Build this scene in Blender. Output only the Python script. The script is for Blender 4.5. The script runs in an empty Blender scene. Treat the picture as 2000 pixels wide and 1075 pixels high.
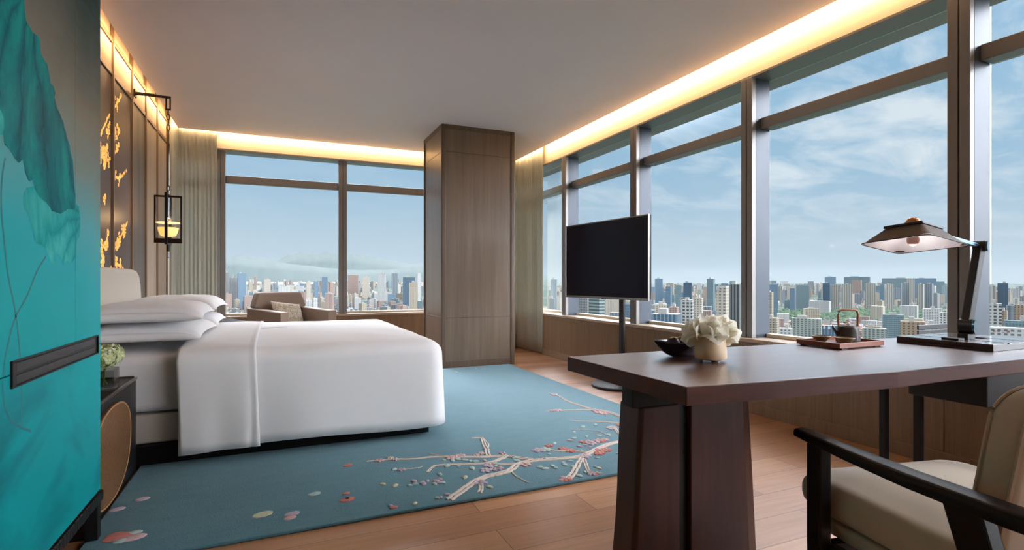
import bpy, bmesh, math, random
from mathutils import Vector, Matrix, noise
random.seed(7)
PI = math.pi
C = bpy.context.scene.collection
scene = bpy.context.scene
# ------------------------------------------------------------------ camera geometry (2000 x 1075 frame)
FPX, EYE, HORIZ = 1040.0, 1.06, 547.0
TH = math.atan(460 / 1040.0)
SN, CS = math.sin(TH), math.cos(TH)

def ray(px, py):
    u = (px - 1000) / FPX
    return Vector((SN + u * CS, CS - u * SN, (HORIZ - py) / FPX))

def on_z(px, py, z):
    d = ray(px, py)
    return Vector((0, 0, EYE)) + d * ((z - EYE) / d.z)

def on_x(px, py, x):
    d = ray(px, py)
    return Vector((0, 0, EYE)) + d * (x / d.x)

# ------------------------------------------------------------------ materials
def lin(r, g, b):
    f = lambda c: (c / 255 / 12.92) if c / 255 <= 0.04045 else ((c / 255 + 0.055) / 1.055) ** 2.4
    return (f(r), f(g), f(b), 1.0)

class NT:
    """A thin wrapper round a material's node tree."""
    def __init__(self, tree):
        self.t = tree
    def n(self, kind, **kw):
        nd = self.t.nodes.new(kind)
        for k, v in kw.items():
            setattr(nd, k, v)
        return nd
    def l(self, a, b):
        self.t.links.new(a, b)
    def math(self, op, a, b=None, c=None):
        nd = self.n('ShaderNodeMath', operation=op)
        for i, v in enumerate((a, b, c)):
            if v is None:
                continue
            if isinstance(v, (int, float)):
                nd.inputs[i].default_value = v
            else:
                self.l(v, nd.inputs[i])
        return nd.outputs[0]
    def mix(self, fac, a, b, blend='MIX'):
        nd = self.n('ShaderNodeMix', data_type='RGBA', blend_type=blend)
        for i, v in ((0, fac), (6, a), (7, b)):
            if isinstance(v, (int, float)):
                nd.inputs[i].default_value = v
            elif isinstance(v, tuple):
                nd.inputs[i].default_value = v
            else:
                self.l(v, nd.inputs[i])
        return nd.outputs[2]
    def coords(self, scale=(1, 1, 1), rot=(0, 0, 0), kind='Object'):
        tc = self.n('ShaderNodeTexCoord')
        mp = self.n('ShaderNodeMapping')
        mp.inputs['Scale'].default_value = scale
        mp.inputs['Rotation'].default_value = rot
        self.l(tc.outputs[kind], mp.inputs['Vector'])
        return mp.outputs['Vector']
    def noise(self, vec, scale=5, detail=3, rough=.5, dist=0):
        nd = self.n('ShaderNodeTexNoise')
        nd.inputs['Scale'].default_value = scale
        nd.inputs['Detail'].default_value = detail
        nd.inputs['Roughness'].default_value = rough
        nd.inputs['Distortion'].default_value = dist
        if vec is not None:
            self.l(vec, nd.inputs['Vector'])
        return nd.outputs['Fac']
    def ramp(self, fac, stops):
        nd = self.n('ShaderNodeValToRGB')
        el = nd.color_ramp.elements
        while len(el) < len(stops):
            el.new(0.5)
        for e, (p, c) in zip(el, stops):
            e.position = p
            e.color = c if len(c) == 4 else (*c, 1)
        self.l(fac, nd.inputs['Fac'])
        return nd.outputs['Color']
    def bump(self, height, strength=.2, distance=.01):
        nd = self.n('ShaderNodeBump')
        nd.inputs['Strength'].default_value = strength
        nd.inputs['Distance'].default_value = distance
        self.l(height, nd.inputs['Height'])
        return nd.outputs['Normal']

def base_mat(name, rough=.5, metal=0., spec=.5):
    m = bpy.data.materials.new(name)
    m.use_nodes = True
    nt = NT(m.node_tree)
    p = m.node_tree.nodes['Principled BSDF']
    p.inputs['Roughness'].default_value = rough
    p.inputs['Metallic'].default_value = metal
    p.inputs['Specular IOR Level'].default_value = spec
    return m, nt, p

def plain(name, rgb, rough=.5, metal=0., spec=.5, var=.06, scale=30, bump=0., bscale=200, coat=0., sheen=0., dist=.002):
    """A single colour with faint mottling (procedural) and optional fine bump."""
    m, nt, p = base_mat(name, rough, metal, spec)
    c = lin(*rgb)
    v = nt.coords()
    f = nt.noise(v, scale, 3)
    lo = tuple(x * (1 - var) for x in c[:3]) + (1,)
    hi = tuple(min(1, x * (1 + var)) for x in c[:3]) + (1,)
    nt.l(nt.mix(f, lo, hi), p.inputs['Base Color'])
    if bump:
        nt.l(nt.bump(nt.noise(v, bscale, 2), bump, dist), p.inputs['Normal'])
    if coat:
        p.inputs['Coat Weight'].default_value = coat
        p.inputs['Coat Roughness'].default_value = .15
    if sheen:
        p.inputs['Sheen Weight'].default_value = sheen
    return m

def wood(name, dark, light, grain=(60, 60, 2.0), rough=.5, coat=0., fine=.35, big=.5, spec=.4):
    """Streaked grain: noise stretched along the axis whose grain scale is small."""
    m, nt, p = base_mat(name, rough, 0, spec)
    v = nt.coords(grain)
    f1 = nt.noise(v, 1.0, 5, .6, .3)
    v2 = nt.coords(tuple(g * .16 for g in grain))
    f2 = nt.noise(v2, 1.0, 3, .5, .6)
    f = nt.math('ADD', nt.math('MULTIPLY', f1, fine), nt.math('MULTIPLY', f2, big))
    col = nt.ramp(f, [(.25 * (fine + big), lin(*dark)), (.75 * (fine + big), lin(*light))])
    nt.l(col, p.inputs['Base Color'])
    nt.l(nt.bump(f1, .08, .002), p.inputs['Normal'])
    if coat:
        p.inputs['Coat Weight'].default_value = coat
        p.inputs['Coat Roughness'].default_value = .12
    return m

def glass_mat(name, tint=(1, 1, 1), gloss=.06, rough=0.0):
    m = bpy.data.materials.new(name)
    m.use_nodes = True
    m.node_tree.nodes.clear()
    nt = NT(m.node_tree)
    out = nt.n('ShaderNodeOutputMaterial')
    tr = nt.n('ShaderNodeBsdfTransparent')
    tr.inputs['Color'].default_value = (*tint, 1)
    gl = nt.n('ShaderNodeBsdfGlossy')
    gl.inputs['Roughness'].default_value = rough
    fr = nt.n('ShaderNodeLayerWeight')
    fr.inputs['Blend'].default_value = .12
    mx = nt.n('ShaderNodeMixShader')
    nt.l(nt.math('MULTIPLY', fr.outputs['Fresnel'], gloss * 8), mx.inputs[0])
    nt.l(tr.outputs[0], mx.inputs[1])
    nt.l(gl.outputs[0], mx.inputs[2])
    nt.l(mx.outputs[0], out.inputs['Surface'])
    return m

def emit_mat(name, rgb, strength, mixbase=None):
    m, nt, p = base_mat(name, .4)
    p.inputs['Base Color'].default_value = lin(*(mixbase or rgb))
    p.inputs['Emission Color'].default_value = lin(*rgb)
    p.inputs['Emission Strength'].default_value = strength
    return m

# ------------------------------------------------------------------ mesh builder
class MB:
    def __init__(self):
        self.v, self.f, self.mi = [], [], []
    def add(self, verts, faces, mi=0):
        b = len(self.v)
        self.v.extend(Vector(p) for p in verts)
        self.f.extend(tuple(b + i for i in f) for f in faces)
        self.mi.extend([mi] * len(faces))
        return self
    def box(self, x0, x1, y0, y1, z0, z1, mi=0, M=None):
        vs = [(x, y, z) for z in (z0, z1) for y in (y0, y1) for x in (x0, x1)]
        if M is not None:
            vs = [M @ Vector(p) for p in vs]
        return self.add(vs, [(0, 2, 3, 1), (4, 5, 7, 6), (0, 1, 5, 4), (2, 6, 7, 3), (0, 4, 6, 2), (1, 3, 7, 5)], mi)
    def prism(self, poly, z0, z1, mi=0, M=None):
        """poly: counter-clockwise (x, y) points."""
        n = len(poly)
        vs = [(x, y, z0) for x, y in poly] + [(x, y, z1) for x, y in poly]
        if M is not None:
            vs = [M @ Vector(p) for p in vs]
        fs = [tuple(reversed(range(n))), tuple(range(n, 2 * n))]
        fs += [(i, (i + 1) % n, n + (i + 1) % n, n + i) for i in range(n)]
        return self.add(vs, fs, mi)
    def loft(self, rings, mi=0, closed=True, cap0=True, cap1=True):
        n = len(rings[0])
        vs = [p for r in rings for p in r]
        fs = []
        for k in range(len(rings) - 1):
            for i in range(n if closed else n - 1):
                j = (i + 1) % n
                fs.append((k * n + i, k * n + j, (k + 1) * n + j, (k + 1) * n + i))
        if cap0:
            fs.append(tuple(reversed(range(n))))
        if cap1:
            fs.append(tuple(range((len(rings) - 1) * n, len(rings) * n)))
        return self.add(vs, fs, mi)
    def lathe(self, prof, n=28, mi=0, c=(0, 0, 0), cap0=True, cap1=True):
        rings = [[(c[0] + r * math.cos(2 * PI * i / n), c[1] + r * math.sin(2 * PI * i / n), c[2] + z) for i in range(n)] for r, z in prof]
        return self.loft(rings, mi, True, cap0, cap1)
    def tube(self, pts, r, n=8, mi=0, cap=True, flat=1.0):
        pts = [Vector(p) for p in pts]
        rr = r if isinstance(r, (list, tuple)) else [r] * len(pts)
        rings = []
        for i, p in enumerate(pts):
            d = (pts[min(i + 1, len(pts) - 1)] - pts[max(i - 1, 0)]).normalized()
            up = Vector((0, 0, 1)) if abs(d.z) < .95 else Vector((1, 0, 0))
            a = d.cross(up).normalized()
            b = a.cross(d).normalized()
            rings.append([p + a * (rr[i] * math.cos(2 * PI * k / n)) + b * (rr[i] * flat * math.sin(2 * PI * k / n)) for k in range(n)])
        return self.loft(rings, mi, True, cap, cap)
    def bar(self, p, q, w, h, mi=0, up=(0, 0, 1)):
        """Rectangular bar from p to q, w across, h along `up`."""
        p, q = Vector(p), Vector(q)
        d = (q - p).normalized()
        u = Vector(up)
        a = d.cross(u).normalized() * (w / 2)
        b = a.cross(d).normalized() * (h / 2)
        r = lambda c: [c - a - b, c + a - b, c + a + b, c - a + b]
        return self.loft([r(p), r(q)], mi)
    def sphere(self, c, r, n=16, m=10, mi=0, s=(1, 1, 1)):
        rings = []
        for k in range(1, m):
            t = PI * k / m - PI / 2
            rings.append([(c[0] + s[0] * r * math.cos(t) * math.cos(2 * PI * i / n), c[1] + s[1] * r * math.cos(t) * math.sin(2 * PI * i / n), c[2] + s[2] * r * math.sin(t)) for i in range(n)])
        return self.loft(rings, mi)
    def rbox(self, x0, x1, y0, y1, z0, z1, rp=.03, re=.02, crown=0., mi=0, n=6, M=None):
        """Cushion-like box: rounded in plan (rp) and at its edges (re), its top domed by crown."""
        def ring(ins, z):
            out = []
            ax0, ax1, ay0, ay1 = x0 + ins, x1 - ins, y0 + ins, y1 - ins
            r = max(.002, min(rp, (ax1 - ax0) / 2.01, (ay1 - ay0) / 2.01))
            for cx, cy, a0 in ((ax1 - r, ay1 - r, 0), (ax0 + r, ay1 - r, PI / 2), (ax0 + r, ay0 + r, PI), (ax1 - r, ay0 + r, 1.5 * PI)):
                for k in range(n + 1):
                    a = a0 + PI / 2 * k / n
                    out.append(Vector((cx + r * math.cos(a), cy + r * math.sin(a), z)))
            return out
        rings = []
        for k in range(5):
            a = PI / 2 * k / 4
            rings.append(ring(re * (1 - math.sin(a)), z0 + re * (1 - math.cos(a))))
        for k in range(5):
            a = PI / 2 * k / 4
            rings.append(ring(re * (1 - math.cos(a)), z1 - re * (1 - math.sin(a))))
        half = min(x1 - x0, y1 - y0) / 2 - re
        for k in range(1, 6):
            t = k / 6
            rings.append(ring(re + half * t, z1 + crown * (1 - (1 - t) ** 2)))
        if M is not None:
            rings = [[M @ p for p in r] for r in rings]
        return self.loft(rings, mi)
    def build(self, name, mats, parent=None, smooth=False, bevel=0., seg=2, loc=None, world=False, solid=0., sub=0, offset=0.):
        me = bpy.data.meshes.new(name)
        vs = self.v
        if world and parent is not None:
            inv = (Matrix.Translation(parent.location) @ Matrix.Rotation(parent.rotation_euler.z, 4, 'Z')).inverted()
            vs = [inv @ p for p in vs]
        if world and parent is None and loc is not None:
            vs = [p - Vector(loc) for p in vs]
        me.from_pydata([tuple(p) for p in vs], [], self.f)
        if not isinstance(mats, (list, tuple)):
            mats = [mats]
        for m in mats:
            me.materials.append(m)
        me.polygons.foreach_set('material_index', self.mi)
        if smooth:
            me.polygons.foreach_set('use_smooth', [True] * len(self.f))
            if smooth != 'all':
                me.set_sharp_from_angle(angle=math.radians(42))
        me.update()
        o = bpy.data.objects.new(name, me)
        C.objects.link(o)
        if loc is not None:
            o.location = loc
        if parent is not None:
            o.parent = parent
        if solid:
            md = o.modifiers.new('thickness', 'SOLIDIFY')
            md.thickness = solid
            md.offset = offset
        if bevel:
            md = o.modifiers.new('edges', 'BEVEL')
            md.width = bevel
            md.segments = seg
            md.limit_method = 'ANGLE'
            md.angle_limit = math.radians(40)
        if sub:
            md = o.modifiers.new('smoothing', 'SUBSURF')
            md.levels = sub
            md.render_levels = sub
        return o

def tag(o, label=None, cat=None, group=None, kind=None):
    for k, v in (('label', label), ('category', cat), ('group', group), ('kind', kind)):
        if v:
            o[k] = v
    return o

def thing(name, label, cat, loc=(0, 0, 0), rot=0., group=None, kind=None):
    o = bpy.data.objects.new(name, None)
    o.empty_display_size = .05
    C.objects.link(o)
    o.location = loc
    o.rotation_euler = (0, 0, rot)
    return tag(o, label, cat, group, kind)

def struct(name, mb, mats, parent=None, **kw):
    o = mb.build(name, mats, parent, **kw)
    if parent is None:
        o['kind'] = 'structure'
    return o

def Rz(a, c=(0, 0, 0)):
    return Matrix.Translation(c) @ Matrix.Rotation(a, 4, 'Z')

# ------------------------------------------------------------------ palette
def panel_wood(name, dark, light):
    return wood(name, dark, light, (90, 90, 2.2), .36, 0, .45, .35)

M_PANEL = panel_wood('taupe_oak_veneer', (94, 79, 66), (127, 109, 93))
M_PANEL_D = panel_wood('taupe_oak_edge', (82, 68, 56), (108, 91, 77))
M_DADO = panel_wood('brown_oak_veneer', (118, 92, 68), (156, 128, 100))
M_FABRIC_WALL = plain('beige_wall_fabric', (176, 160, 140), .8, var=.05, scale=8, bump=.1, bscale=400)
M_WALLBROWN = plain('brown_lacquer_panel', (96, 74, 62), .45, var=.05, scale=6)
M_WALLDARK = wood('charcoal_ribbed_wood', (70, 62, 56), (128, 116, 104), (70, 70, 2.5), .45)
M_BATTEN = wood('bronze_wood_batten', (104, 84, 66), (140, 116, 92), (80, 80, 3), .4)
M_PLASTER = plain('white_ceiling_paint', (234, 224, 224), .6, var=.03, scale=2.5, bump=.04, bscale=6, dist=.01)
M_BULK = plain('cream_bulkhead_paint', (236, 226, 206), .7, var=.02)
M_ALU = plain('grey_anodised_aluminium', (136, 132, 130), .4, .35, var=.04, scale=12)
M_ALU_L = plain('silver_anodised_aluminium', (66, 74, 86), .38, .2, var=.03, scale=10)
M_GLASS = glass_mat('window_glass', (.985, .985, .985), .05)
M_SILL = wood('pale_oak_sill', (176, 152, 128), (206, 184, 160), (2, 60, 60), .35)
M_BLACK = plain('black_steel', (22, 22, 25), .42, .4, var=.1)
M_BLACKWOOD = wood('black_stained_ash', (14, 12, 13), (28, 25, 26), (40, 3, 40), .36, 0, .35, .5, .2)
M_BRONZE = plain('dark_bronze', (56, 42, 36), .38, .8, var=.1)
M_WHITE = plain('white_cotton', (236, 236, 238), .85, var=.015, scale=14, bump=.05, bscale=9, sheen=.15, dist=.006)
M_WHITE2 = plain('white_cotton_sheet', (230, 229, 230), .85, var=.015, scale=14, bump=.06, bscale=9, sheen=.15, dist=.006)
M_CREAM = plain('cream_upholstery', (206, 198, 186), .8, var=.04, scale=60, bump=.15, bscale=500)
M_CHAIR = plain('oatmeal_upholstery', (186, 174, 156), .85, var=.05, scale=160, bump=.2, bscale=700, sheen=.2)
M_ARMCHAIR = plain('taupe_velvet', (150, 130, 114), .8, var=.05, scale=60, bump=.1, bscale=500, sheen=.3)
M_NAVY = plain('near_black_lacquer', (26, 25, 29), .38, var=.08)
M_WALNUT = wood('dark_walnut_slab', (58, 28, 22), (104, 60, 48), (3.0, 46, 46), .4, 1.0, .4, .55, .6)
_pw = M_WALNUT.node_tree.nodes['Principled BSDF']
_pw.inputs['Coat IOR'].default_value = 2.3
_pw.inputs['Coat Roughness'].default_value = .27
M_WALNUT_V = wood('dark_walnut_upright', (40, 21, 18), (80, 44, 34), (46, 46, 3.0), .42, .0, .4, .55)
M_LEATHER = None
LED_E, LED_N, LED_W = 75, 28, 46
SUN, SKY, GLOW, HIGH, NORTH, EXPO = .9, 1.0, 16.5, 9.0, 21.0, 0.0
HAZE_DEN, HAZE_COL, HAZE_TOP = 1 / 8500, (.031, .0365, .0395, 1), 320
CITY = .62
# ------------------------------------------------------------------ room shell
CEIL = 2.92
WX, EX, NY, SY = -1.22, 3.46, 7.68, -4.6
SILL = .59
def floor_mat():
    m, nt, p = base_mat('oak_plank_floor', .34, 0, .5)
    v = nt.coords()
    br = nt.n('ShaderNodeTexBrick')
    br.offset = .37
    br.inputs['Scale'].default_value = 1.0
    br.inputs['Brick Width'].default_value = 1.35
    br.inputs['Row Height'].default_value = .19
    br.inputs['Mortar Size'].default_value = .0016
    br.inputs['Mortar Smooth'].default_value = .2
    br.inputs['Color1'].default_value = lin(174, 122, 86)
    br.inputs['Color2'].default_value = lin(204, 153, 113)
    br.inputs['Mortar'].default_value = lin(84, 58, 42)
    nt.l(v, br.inputs['Vector'])
    v2 = nt.coords((2.2, 40, 1))
    g = nt.noise(v2, 1.2, 5, .6, .4)
    g2 = nt.noise(nt.coords((1.2, 5, 1)), 1.0, 3)
    shade = nt.ramp(nt.math('ADD', nt.math('MULTIPLY', g, .6), nt.math('MULTIPLY', g2, .4)), [(.3, (.76, .74, .72)), (.7, (1.1, 1.1, 1.1))])
    nt.l(nt.mix(1.0, br.outputs['Color'], shade, 'MULTIPLY'), p.inputs['Base Color'])
    nt.l(nt.bump(nt.math('SUBTRACT', g, br.outputs['Fac']), .12, .002), p.inputs['Normal'])
    return m

struct('floor', MB().box(-1.5, 3.95, SY - .2, 7.95, -.12, 0), floor_mat())
# ceiling slab with its light slots, and the roof slab above
struct('ceiling', MB().box(-1.10, 3.41, SY, 7.605, CEIL, CEIL + .03), M_PLASTER)
struct('ceiling_slab', MB().box(-1.6, 3.95, SY - .2, 8.0, 3.25, 3.45), M_PLASTER)
struct('wall_south', MB().box(-1.5, 3.9, SY - .2, SY, 0, 3.25), M_BULK)

# west (headboard) wall: fabric / lacquer panels between battens
BAT = [7.53, 6.96, 6.40, 5.84, 5.22, 4.64, 4.06, 3.48, 2.90, 2.32, 1.74, 1.16]
wall = struct('wall_west', MB().box(WX - .25, WX, SY, 8.0, 0, 3.25), M_FABRIC_WALL)
def wall_panel(y0, y1, z0, z1, m):
    MB().box(WX, WX + .012, y0, y1, z0, z1).build('wall_panel', m, wall, bevel=.004)
for i in range(len(BAT) - 1):
    y1, y0 = BAT[i] - .022, BAT[i + 1] + .022
    wall_panel(y0, y1, 2.745, 2.955, M_FABRIC_WALL)
    wall_panel(y0, y1, .12, 2.695, M_WALLDARK if i == 2 else (M_FABRIC_WALL if i < 2 else M_WALLBROWN))
b = MB()
for y in BAT:
    b.box(WX, WX + .026, y - .018, y + .018, .1, 3.2)
b.box(WX, WX + .02, 1.1, 7.66, 2.70, 2.74)
b.box(WX, WX + .02, 1.1, 7.66, 2.965, 3.0)
b.box(WX, WX + .03, SY, 7.66, 0, .1)
struct('trim_1', b, M_BATTEN, bevel=.003)

# north and east walls: dado below the glass, bulkhead above
def dado(name, x0, x1, y0, y1, axis):
    o = struct(name, MB().box(x0, x1, y0, y1, 0, SILL - .03), M_DADO)
    return o
dado('wall_north', -1.22, 3.9, NY, 7.93, 'x')
wall_e = MB().box(EX, 3.9, SY, 6.72, 0, SILL - .03)
wall_e.box(3.56, 3.9, 6.72, NY - .001, 0, SILL - .03)
struct('wall_east', wall_e, M_DADO)
struct('bulkhead_wall_north', MB().box(-1.22, 3.9, 7.70, 7.93, 2.735, 3.25), M_BULK)
struct('bulkhead_wall_east', MB().box(3.52, 3.9, SY, 7.699, 2.715, 3.25), M_BULK)
# window head trim strips under the bulkheads
struct('trim_2', MB().box(-1.22, 3.5, 7.69, 7.93, 2.712, 2.735), M_ALU, bevel=.003)
struct('trim_3', MB().box(3.505, 3.9, SY, 7.69, 2.692, 2.715), M_ALU, bevel=.003)
# sills
struct('trim_4', MB().box(-1.22, 3.46, NY - .012, 7.93, SILL - .03, SILL), M_SILL, bevel=.004)
struct('trim_5', MB().box(EX - .012, 3.9, SY, 6.72, SILL - .03, SILL).box(3.56, 3.9, 6.72, NY - .013, SILL - .03, SILL), M_SILL, bevel=.004)
# baseboards and dado grooves
struct('baseboard_east', MB().box(EX - .016, EX, SY, 6.72, 0, .085), M_DADO, bevel=.003)
struct('baseboard_north', MB().box(-1.2, EX - .02, NY - .016, NY, 0, .085), M_DADO, bevel=.003)
b = MB()
for y in [SY + .4 + 1.5 * k for k in range(7)]:
    b.box(EX - .004, EX, y - .03, y + .03, .085, SILL - .035)
b.box(EX - .006, EX, SY, 6.72, SILL - .075, SILL - .04)
struct('trim_6', b, M_DADO, bevel=.002)

# ------------------------------------------------------------------ windows: one per bay, mullions between
def mullion_e(name, y):
    b = MB()
    b.box(3.50, 3.545, y - .055, y - .004, SILL, 2.70)         # split inner face
    b.box(3.50, 3.545, y + .004, y + .055, SILL, 2.70)
    b.box(3.512, 3.56, y - .006, y + .006, SILL, 2.70)
    o = struct(name, b, M_ALU, bevel=.003)
    s = MB()
    s.box(3.546, 3.70, y - .0545, y + .0545, SILL, 2.70)
    s.build('mullion_side', M_ALU_L, o, bevel=.002)
    return o
EM = [6.215, 4.70, 3.195, 1.72, .22, -1.28, -2.78, -4.28]
k = 7
for y in EM:
    mullion_e('trim_%d' % k, y); k += 1
def mullion_n(name, x, w=.055):
    b = MB()
    b.box(x - w, x - .004, 7.72, 7.765, SILL, 2.715)
    b.box(x + .004, x + w, 7.72, 7.765, SILL, 2.715)
    b.box(x - .006, x + .006, 7.732, 7.78, SILL, 2.715)
    o = struct(name, b, M_ALU, bevel=.003)
    MB().box(x - w + .001, x + w - .001, 7.766, 7.83, SILL, 2.715).build('mullion_side', M_ALU_L, o, bevel=.002)
for x in (-.655, .845, 2.345, 3.56):
    mullion_n('trim_%d' % k, x); k += 1

win = 1
ys = [7.71] + EM + [SY]
for i in range(len(ys) - 1):
    ya, yb = ys[i + 1] + .0555, ys[i] - .0555
    w = thing('window_%d' % win, None, None, (3.70, (ya + yb) / 2, SILL), kind='structure')
    MB().box(3.597, 3.73, ya, yb, 2.285, 2.375).build('transom', M_ALU, w, world=True, bevel=.006)
    MB().box(3.70, 3.712, ya, yb, 2.376, 2.69).build('upper_pane', M_GLASS, w, world=True)
    MB().box(3.70, 3.712, ya, yb, SILL + .03, 2.284).build('lower_pane', M_GLASS, w, world=True)
    fr = MB()
    fr.box(3.66, 3.73, ya, yb, SILL, SILL + .03)
    fr.build('bottom_rail', M_BULK, w, world=True, bevel=.003)
    win += 1
xs = [-1.2, -.655, .845, 2.345, 3.49]
for i in range(len(xs) - 1):
    xa, xb = xs[i] + .0555, xs[i + 1] - .0555
    w = thing('window_%d' % win, None, None, ((xa + xb) / 2, 7.82, SILL), kind='structure')
    MB().box(xa, xb, 7.79, 7.85, 2.315, 2.415).build('transom', M_ALU, w, world=True, bevel=.006)
    MB().box(xa, xb, 7.82, 7.832, 2.416, 2.71).build('upper_pane', M_GLASS, w, world=True)
    MB().box(xa, xb, 7.82, 7.832, SILL + .03, 2.314).build('lower_pane', M_GLASS, w, world=True)
    MB().box(xa, xb, 7.79, 7.85, SILL, SILL + .03).build('bottom_rail', M_BULK, w, world=True, bevel=.003)
    win += 1

# ------------------------------------------------------------------ timber-clad column
X0, X1, Y0, Y1 = 1.79, 2.745, 6.115, 6.965
col = struct('column', MB().box(X0 + .012, X1 - .012, Y0 + .012, Y1 - .012, 0, CEIL), M_PANEL)
b = MB()
for x in (X0, X1 - .055):
    b.box(x, x + .055, Y0, Y0 + .055, 0, CEIL)
    b.box(x, x + .055, Y1 - .055, Y1, 0, CEIL)
b.build('corner_stile', M_PANEL_D, col, bevel=.012, seg=3)
b = MB()
for z0, z1 in ((0, .085), (.60, .612), (2.59, 2.602), (2.865, CEIL)):
    t = .004 if z1 - z0 > .02 else .010
    b.box(X0 + .056, X1 - .056, Y0 + t, Y0 + .02, z0, z1)
    b.box(X0 + t, X0 + .02, Y0 + .056, Y1 - .056, z0, z1)
    b.box(X1 - .02, X1 - t, Y0 + .056, Y1 - .056, z0, z1)
b.build('panel_rail', M_PANEL_D, col, bevel=.002)

# ------------------------------------------------------------------ curtains
def curtain_mat():
    m, nt, p = base_mat('grey_green_curtain_cloth', .85)
    v = nt.coords()
    f = nt.noise(v, 60, 3)
    cc_ = nt.mix(f, lin(198, 200, 190), lin(216, 218, 208))
    nt.l(cc_, p.inputs['Base Color'])
    tl = nt.n('ShaderNodeBsdfTranslucent')
    nt.l(cc_, tl.inputs['Color'])
    ms = nt.n('ShaderNodeMixShader')
    ms.inputs[0].default_value = .22
    mo = [n for n in m.node_tree.nodes if n.type == 'OUTPUT_MATERIAL'][0]
    nt.l(p.outputs[0], ms.inputs[1]); nt.l(tl.outputs[0], ms.inputs[2]); nt.l(ms.outputs[0], mo.inputs['Surface'])
    p.inputs['Sheen Weight'].default_value = .2
    nt.l(nt.bump(nt.noise(v, 600, 2), .1, .001), p.inputs['Normal'])
    return m
M_CURT = curtain_mat()
def curtain(name, label, pts, folds, amp, z0, z1):
    """pts: plan polyline; a pleated sheet hung along it, fuller towards the hem."""
    P = [Vector((*p, 0)) for p in pts]
    seg = [(P[i + 1] - P[i]).length for i in range(len(P) - 1)]
    L = sum(seg)
    def at(s):
        for i, d in enumerate(seg):
            if s <= d or i == len(seg) - 1:
                t = (P[i + 1] - P[i]) / d
                return P[i] + t * s, t
            s -= d
    n = folds * 12
    rings = []
    for kz in range(15):
        h = kz / 14
        z = z0 + (z1 - z0) * h
        ring = []
        for i in range(n + 1):
            s = i / n
            ph = s * folds * 2 * PI + .5 * math.sin(s * 23.)
            a = amp * (1.0 - .35 * h) * (.75 + .25 * math.sin(s * 31 + 1))
            c, t = at(s * L)
            nrm = Vector((-t.y, t.x, 0))
            w = .010 * noise.noise(Vector((s * 9, h * 2.0, 3)))
            sh = .25 * amp * math.sin(2 * ph)
            ring.append(c + nrm * (a * math.copysign(abs(math.sin(ph)) ** .8, math.sin(ph)) + w) + t * sh + Vector((0, 0, z)))
        rings.append(ring)
    mb = MB()
    mb.loft(rings, 0, closed=False, cap0=False, cap1=False)
    o = mb.build(name, M_CURT, smooth='all', solid=.004)
    return tag(o, label, 'curtain')
curtain('curtain', 'pleated grey curtain stack in the corner beside the hanging wall lantern', [(-1.15, 7.5), (-1.13, 7.60), (-1.08, 7.64), (-.68, 7.642)], 12, .027, .012, 3.12)
curtain('curtain', 'pleated grey curtain stack beside the timber column and the television', [(2.79, 7.64), (3.37, 7.635), (3.44, 7.56), (3.48, 6.75)], 14, .028, .012, 3.12)
# ------------------------------------------------------------------ bed
def duvet_surface(y0, y1, xa, xb, zt, hem, R, foot=True, nx=40, push=0., wr=1.0, seedz=0.):
    """Cloth over the bed: hangs down both long sides (and the foot), rounded over the top edge."""
    prof = []                       # (inward offset, z above hem fraction / absolute)
    for k in range(9):
        prof.append((0.0, None, k / 8))
    for k in range(1, 8):
        a = PI / 2 * k / 7
        prof.append((R * (1 - math.cos(a)), zt - R * .72 * (1 - math.sin(a)), 1))
    half = (y1 - y0) / 2
    for k in range(1, 9):
        t = k / 8
        prof.append((R + (half - R - .004) * t, zt + .022 * (1 - (1 - t) ** 2), 1))
    nf = 30
    rings = []
    for off, z, fr in prof:
        ring = []
        pts = []
        x_end = xb - off
        r = max(.004, .085 - off * .6)
        ya, yb = y0 + off, y1 - off
        r = min(r, (yb - ya) / 2.02)
        if foot:
            for i in range(nx + 1):
                pts.append((xa + (x_end - r - xa) * i / nx, ya, 0, -1))
            for i in range(1, 8):
                a = -PI / 2 + PI / 2 * i / 8
                pts.append((x_end - r + r * math.cos(a), ya + r + r * math.sin(a), math.cos(a), math.sin(a)))
            for i in range(nf + 1):
                pts.append((x_end, ya + r + (yb - ya - 2 * r) * i / nf, 1, 0))
            for i in range(1, 8):
                a = PI / 2 * i / 8
                pts.append((x_end - r + r * math.cos(a), yb - r + r * math.sin(a), math.cos(a), math.sin(a)))
            for i in range(nx + 1):
                pts.append((x_end - r + (xa - x_end + r) * i / nx, yb, 0, 1))
        for (x, y, ax, ay) in pts:
            zz = z
            h = hem + .012 * math.sin(x * 5 + 1) * (1 if ay < 0 else .5)
            if z is None:
                zz = h + (zt - R * .72 - h) * fr
            low = max(0., 1 - (zz - hem) / (zt - hem))
            fold = wr * low * (.012 * math.sin(x * 9 + y * 7 + 2 * noise.noise(Vector((x * 1.5, y * 1.5, seedz)))) + .012 * noise.noise(Vector((x * 3, y * 3, zz * 1.2 + seedz))))
            flare = .022 * low ** 1.5
            w = .006 * wr * noise.noise(Vector((x * 4, y * 4, seedz + 5)))
            d = push + fold + flare
            ring.append(Vector((x + ax * d, y + ay * d, zz + push * (1 if off > R * .5 else off / R) + (w if off > .02 else 0))))
        rings.append(ring)
    return rings

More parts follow.
